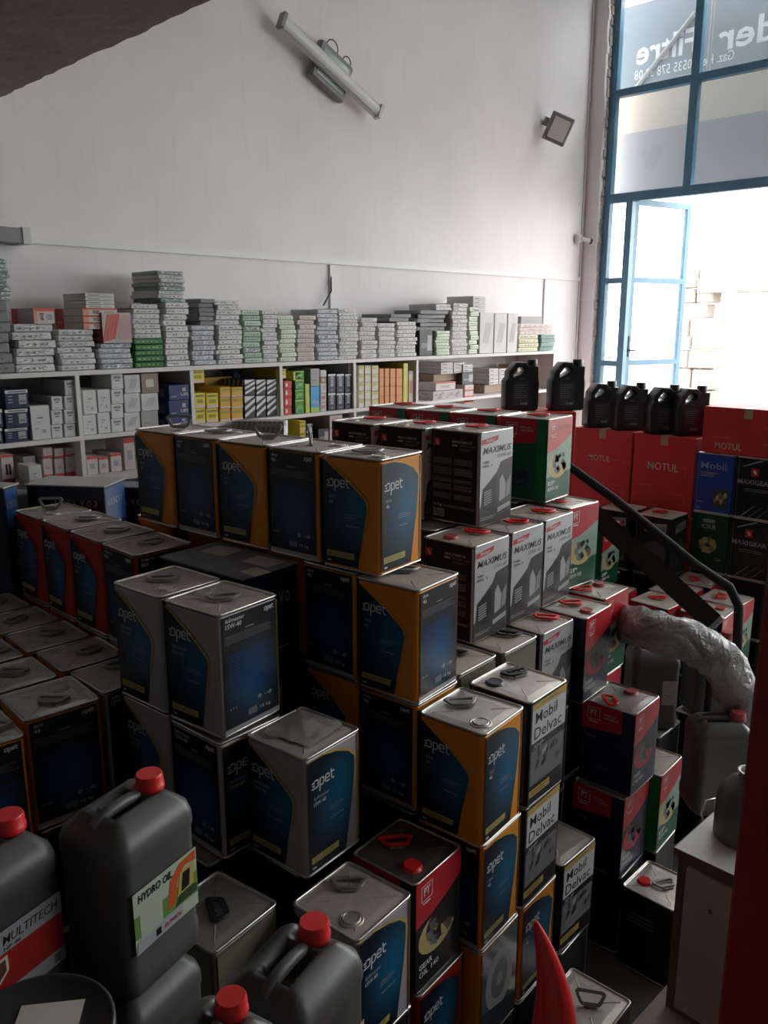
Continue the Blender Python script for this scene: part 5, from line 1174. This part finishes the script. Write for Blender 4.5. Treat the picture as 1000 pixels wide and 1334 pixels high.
# stands hidden under the front canisters
crate_m = M('dark_crate_plastic', (.03, .03, .032), .6)
def plinth(x, y, z, W, D, label, yaw=3):
    t = empty('crate', (x, y, 0), R(yaw), label, 'crate'); b = MB(); b.cbox(-W/2, W/2, -D/2, D/2, 0, z-.003, crate_m, .01); b.ob('crate_body', t)
    b = MB(); b.box(-W/2-.008, W/2+.008, -D/2-.008, D/2+.008, z-.04, z-.028, crate_m); b.ob('crate_rim', t)
canister(HY[0], HY[1], HY[2]-.404, CY, 'grey canister in shadow directly under the green-labelled one')
plinth(HY[0], HY[1], HY[2]-.406, .20, .16, 'dark crate hidden under the two stacked canisters at front left', CY); plinth(LC[0], LC[1], LC[2], .20, .16, 'dark crate hidden under the red-labelled canister', CY)
plinth(C2[0], C2[1], C2[2], .20, .16, 'dark crate hidden under the canister beside the dull-lidded tin', CY); plinth(C3[0], C3[1], C3[2], .18, .14, 'dark crate hidden under the lowest front canister', CY)

# pail bottom left with papers
pp = atf(42, 1345, 1.42)
t = empty('pail', (pp.x, pp.y, pp.z-.30), 0, 'dark round pail with rimmed lid at the bottom left corner', 'pail')
b = MB(); b.lathe([(.115, 0), (.128, .28)], crate_m, 32); b.ob('pail_body', t)
b = MB(); b.lathe([(.134, .275), (.137, .28), (.137, .297), (.130, .300), (.126, .292), (.02, .292)], M('dark_lid_plastic', (.045, .048, .05), .3), 40); b.ob('lid', t)
for i, (dx, dy, sx, sy, r_) in enumerate(((.035, .015, .11, .07, -38), (-.03, -.01, .07, .05, -20))):
    b = MB(); b.box(-sx/2, sx/2, -sy/2, sy/2, 0, .0012, cream_p); o = b.ob('paper_sheet', None, (pp.x+dx, pp.y+dy, pp.z-.0065+.0014*i), (0, 0, R(r_))); tag(o, ['larger pale paper sheet', 'smaller pale paper scrap'][i] + ' lying on the dark pail lid', 'paper')
plinth(pp.x, pp.y, pp.z-.30, .17, .17, 'dark crate hidden under the round pail')
ps = atf(4, 1082, 1.18); b = MB(); b.box(-.12, .012, -.004, .004, -.04, .045, cardboard); o = b.ob('cardboard_sheet', None, ps, (0, 0, R(-46))); 
bpy.data.objects.remove(o)

# ------------------------------------------------------------------ red spout at the bottom
sp = atf(722, 1334, 1.52)
t = empty('oil_dispenser', (sp.x, sp.y, 1.135), 0, 'red plastic pouring can with a tall pointed spout at the bottom edge', 'can')
hz = atf(697, 1200, 1.52)
b = MB(); zb_ = sp.z-1.135
b.lathe([(.085, 0), (.09, .01), (.09, max(.05, zb_-.12)), (.06, max(.08, zb_-.06))], red_plastic, 28, cap1=True); b.ob('can_body', t)
tip = hz - Vector((sp.x, sp.y, 1.135)); base_ = Vector((0, 0, max(.08, zb_-.07)))
def lerp(a_, b_, t_): return a_ + (b_-a_)*t_
b = MB(); pts = []; rad = []
for i in range(13):
    t_ = i/12; q = lerp(base_, tip, t_); q += Vector((rt.x, rt.y, 0)) * .016*math.sin(math.pi*t_); pts.append(q); rad.append(.046*(1-t_)**.8 + .004)
b.tube(pts, rad, red_plastic, 20); b.ob('spout', t)
b = MB(); rv = Vector((rt.x, rt.y, 0)); b.tube([base_+rv*.03+Vector((0, 0, .06)), base_+rv*.052+Vector((0, 0, .05)), base_+rv*.055+Vector((0, 0, -.0)), base_+rv*.05-Vector((0, 0, .04))], .007, red_plastic, 8); b.ob('handle', t)
sup(sp.x, sp.y, (3, 4, 5), 0)

# ------------------------------------------------------------------ white cabinet at lower right
cab = empty('cabinet', (2.27, .91, 0), R(-2), 'white melamine cabinet with brown edging at the lower right, behind the red post', 'cabinet')
cw = M('cabinet_white', (.50, .42, .36), .5, noise=.08, nscale=4); edge = M('brown_edging', (.17, .115, .085), .5)
ctop = M('cabinet_top_white', (.62, .60, .58), .35, noise=.06)
CT = 1.083; CB = .50
b = MB(); b.box(0, .45, -.75, 0, CB, CT-.02, cw); b.ob('carcass', cab)
b = MB(); b.box(-.012, .46, -.76, .012, CT-.0195, CT, ctop); b.ob('worktop', cab)
b = MB(); b.box(-.0145, -.0125, -.76, .012, CT-.0195, CT+.0005, edge); b.box(-.0145, .46, .0125, .0145, CT-.0195, CT+.0005, edge); b.ob('edging', cab)
b = MB(); b.box(-.0185, -.001, -.75, -.034, CB+.03, CT-.045, cw); b.ob('door', cab)
b = MB(); b.box(-.0035, -.0005, -.033, .0, CB, CT-.02, edge); b.box(-.0035, -.0005, -.75, -.034, CT-.044, CT-.02, edge); b.box(-.0035, -.0005, -.75, -.034, CB, CB+.029, edge); b.ob('edging', cab)
b = MB(); b.box(-.020, -.0186, -.125, -.113, CT-.16, CT-.145, edge); b.ob('lock', cab)
b = MB(); b.box(-.22, .46, -.80, .04, CB-.022, CB-.001, cw); b.ob('lower_shelf', cab)
b = MB(); b.box(-.20, .45, -.78, .02, 0, CB-.023, cw); b.ob('base', cab)
b = MB(); b.tube([(.20, .016, CT-.015), (.20, .03, CT+.012), (.235, .032, CT+.045), (.27, .016, CT+.045), (.27, .014, CT-.01)], .003, rim_m, 8); b.ob('handle', cab)
# measuring can on the cabinet
pj = onz(948, 1098, CT); t = empty('measuring_can', (pj.x+.06, pj.y-.02, CT+.001), 0, 'grey plastic measuring can with open neck on the white cabinet', 'can')
gm2 = M('slate_plastic', (.12, .125, .13), .4)
b = MB(); b.lathe([(.082, 0), (.088, .01), (.088, .13), (.080, .16), (.055, .195), (.030, .205), (.028, .225)], gm2, 28, cap1=False); b.ob('can_body', t)
b = MB(); b.lathe([(.028, .224), (.034, .228), (.034, .232), (.026, .232), (.024, .20)], M('pale_rim', (.5, .5, .46), .4), 24, cap0=False); b.ob('rim', t)
# red post
pv = vx = None
pq = onx(966, 1030, 1.50)
t = empty('red_post', (0, 0, 0), 0, 'dark red painted steel post running up the right frame edge', 'post')
b = MB(); rm = M('red_post_paint', (.27, .014, .008), .4, noise=.25, nscale=5, bump=.15)
# near vertical edge along which the post is seen
e_ = atf(966, 1030, 1.42)
b.cbox(0, .12, -.12, 0, 0, 3.664, rm, .006); b.ob('post_body', t)
t.location = (e_.x-.0, e_.y+.0, 0)

# ------------------------------------------------------------------ leaning dark bars
dk = M('black_steel', (.014, .012, .011), .8, noise=.2)
b = MB(); P_ = [atf(735, 603, 4.15), atf(800, 650, 4.0), atf(850, 690, 3.95), atf(905, 735, 3.9), atf(950, 765, 3.85), atf(962, 790, 3.85), atf(960, 840, 3.86)]
b.tube(P_ + [Vector((P_[-1].x, P_[-1].y, 0.02))], .022, dk, 12); tag(b.ob('hand_rail'), 'dark round handrail slanting down to the right in front of the red cartons', 'rail')
b = MB(); A_, B_ = atf(768, 665, 4.0), atf(930, 812, 3.75); d_ = (B_-A_); nrm = Vector((0, 0, 1)); w_ = .10
sd_ = Vector((-fw.x, -fw.y, 0)).normalized()*.012; upv = (nrm - d_.normalized()*nrm.dot(d_.normalized())).normalized()*w_/2
E_ = B_ + d_*0.0
vs = [A_-upv-sd_, A_+upv-sd_, A_+upv+sd_, A_-upv+sd_, E_-upv-sd_, E_+upv-sd_, E_+upv+sd_, E_-upv+sd_]
t = empty('stair_stringer', (0, 0, 0), 0, 'wide flat black steel bar slanting down behind the wrapped roll', 'bar')
b.add(vs, [(0, 1, 2, 3), (7, 6, 5, 4), (0, 4, 5, 1), (1, 5, 6, 2), (2, 6, 7, 3), (3, 7, 4, 0)], dk); b.ob('bar', t)
b = MB(); b.tube([E_-upv*.2, E_+Vector((.02, .0, -.25)), Vector((E_.x+.02, E_.y, .01))], .02, dk, 8); b.ob('bar_foot', t)
b = MB(); b.tube([E_-upv+sd_*1.1, E_+upv+sd_*1.1], .012, lgrey_p, 6); b.ob('bare_end', t)

# ------------------------------------------------------------------ plastic wrapped roll
film = M('wrinkled_plastic_film', (.33, .325, .32), .18, noise=.5, nscale=7, bump=.0)
nt = film.node_tree; bs = nt.nodes['Principled BSDF']; tc = nt.nodes.new('ShaderNodeTexCoord'); vo = nt.nodes.new('ShaderNodeTexNoise'); vo.inputs['Scale'].default_value = 9; vo.inputs['Distortion'].default_value = 2.5; vo.inputs['Detail'].default_value = 5
bp = nt.nodes.new('ShaderNodeBump'); bp.inputs['Strength'].default_value = 1; bp.inputs['Distance'].default_value = .03
nt.links.new(tc.outputs['Object'], vo.inputs['Vector']); nt.links.new(vo.outputs['Fac'], bp.inputs['Height']); nt.links.new(bp.outputs['Normal'], bs.inputs['Normal'])
key = [atf(808, 806, 4.05), atf(832, 816, 3.62), atf(865, 826, 3.36), atf(905, 840, 3.32), atf(938, 862, 3.32), atf(960, 900, 3.36), atf(974, 945, 3.5), atf(990, 975, 3.65)]
pts = []
for i in range(len(key)-1):
    for s_ in range(6):
        t_ = s_/6; p0, p1, p2, p3 = key[max(i-1, 0)], key[i], key[i+1], key[min(i+2, len(key)-1)]
        pts.append(.5*((2*p1) + (p2-p0)*t_ + (2*p0-5*p1+4*p2-p3)*t_*t_ + (3*p1-p0-3*p2+p3)*t_**3))
pts.append(key[-1]); rr = random.Random(12); n = 28; rings = []
ref = Vector((0, 0, 1)); ph = [rr.uniform(0, 6.28) for _ in range(6)]
for i, p_ in enumerate(pts):
    t_ = (pts[min(i+1, len(pts)-1)] - pts[max(i-1, 0)]).normalized(); ref = (ref - t_*ref.dot(t_)).normalized(); bb = t_.cross(ref)
    r0 = .084*(1 if 2 < i < len(pts)-4 else .8)
    rings.append([p_ + (ref*math.cos(6.2832*k_/n) + bb*math.sin(6.2832*k_/n)) * (r0 + .005*math.sin(3*6.2832*k_/n + ph[0] + i*.7) + .004*math.sin(7*6.2832*k_/n + ph[1] - i*1.3) + rr.uniform(-.003, .003)) for k_ in range(n)])
b = MB(); b.loft(rings, film, True); tag(b.ob('wrapped_roll'), 'long bent roll wrapped in wrinkled clear plastic draped over the grey canisters', 'roll')
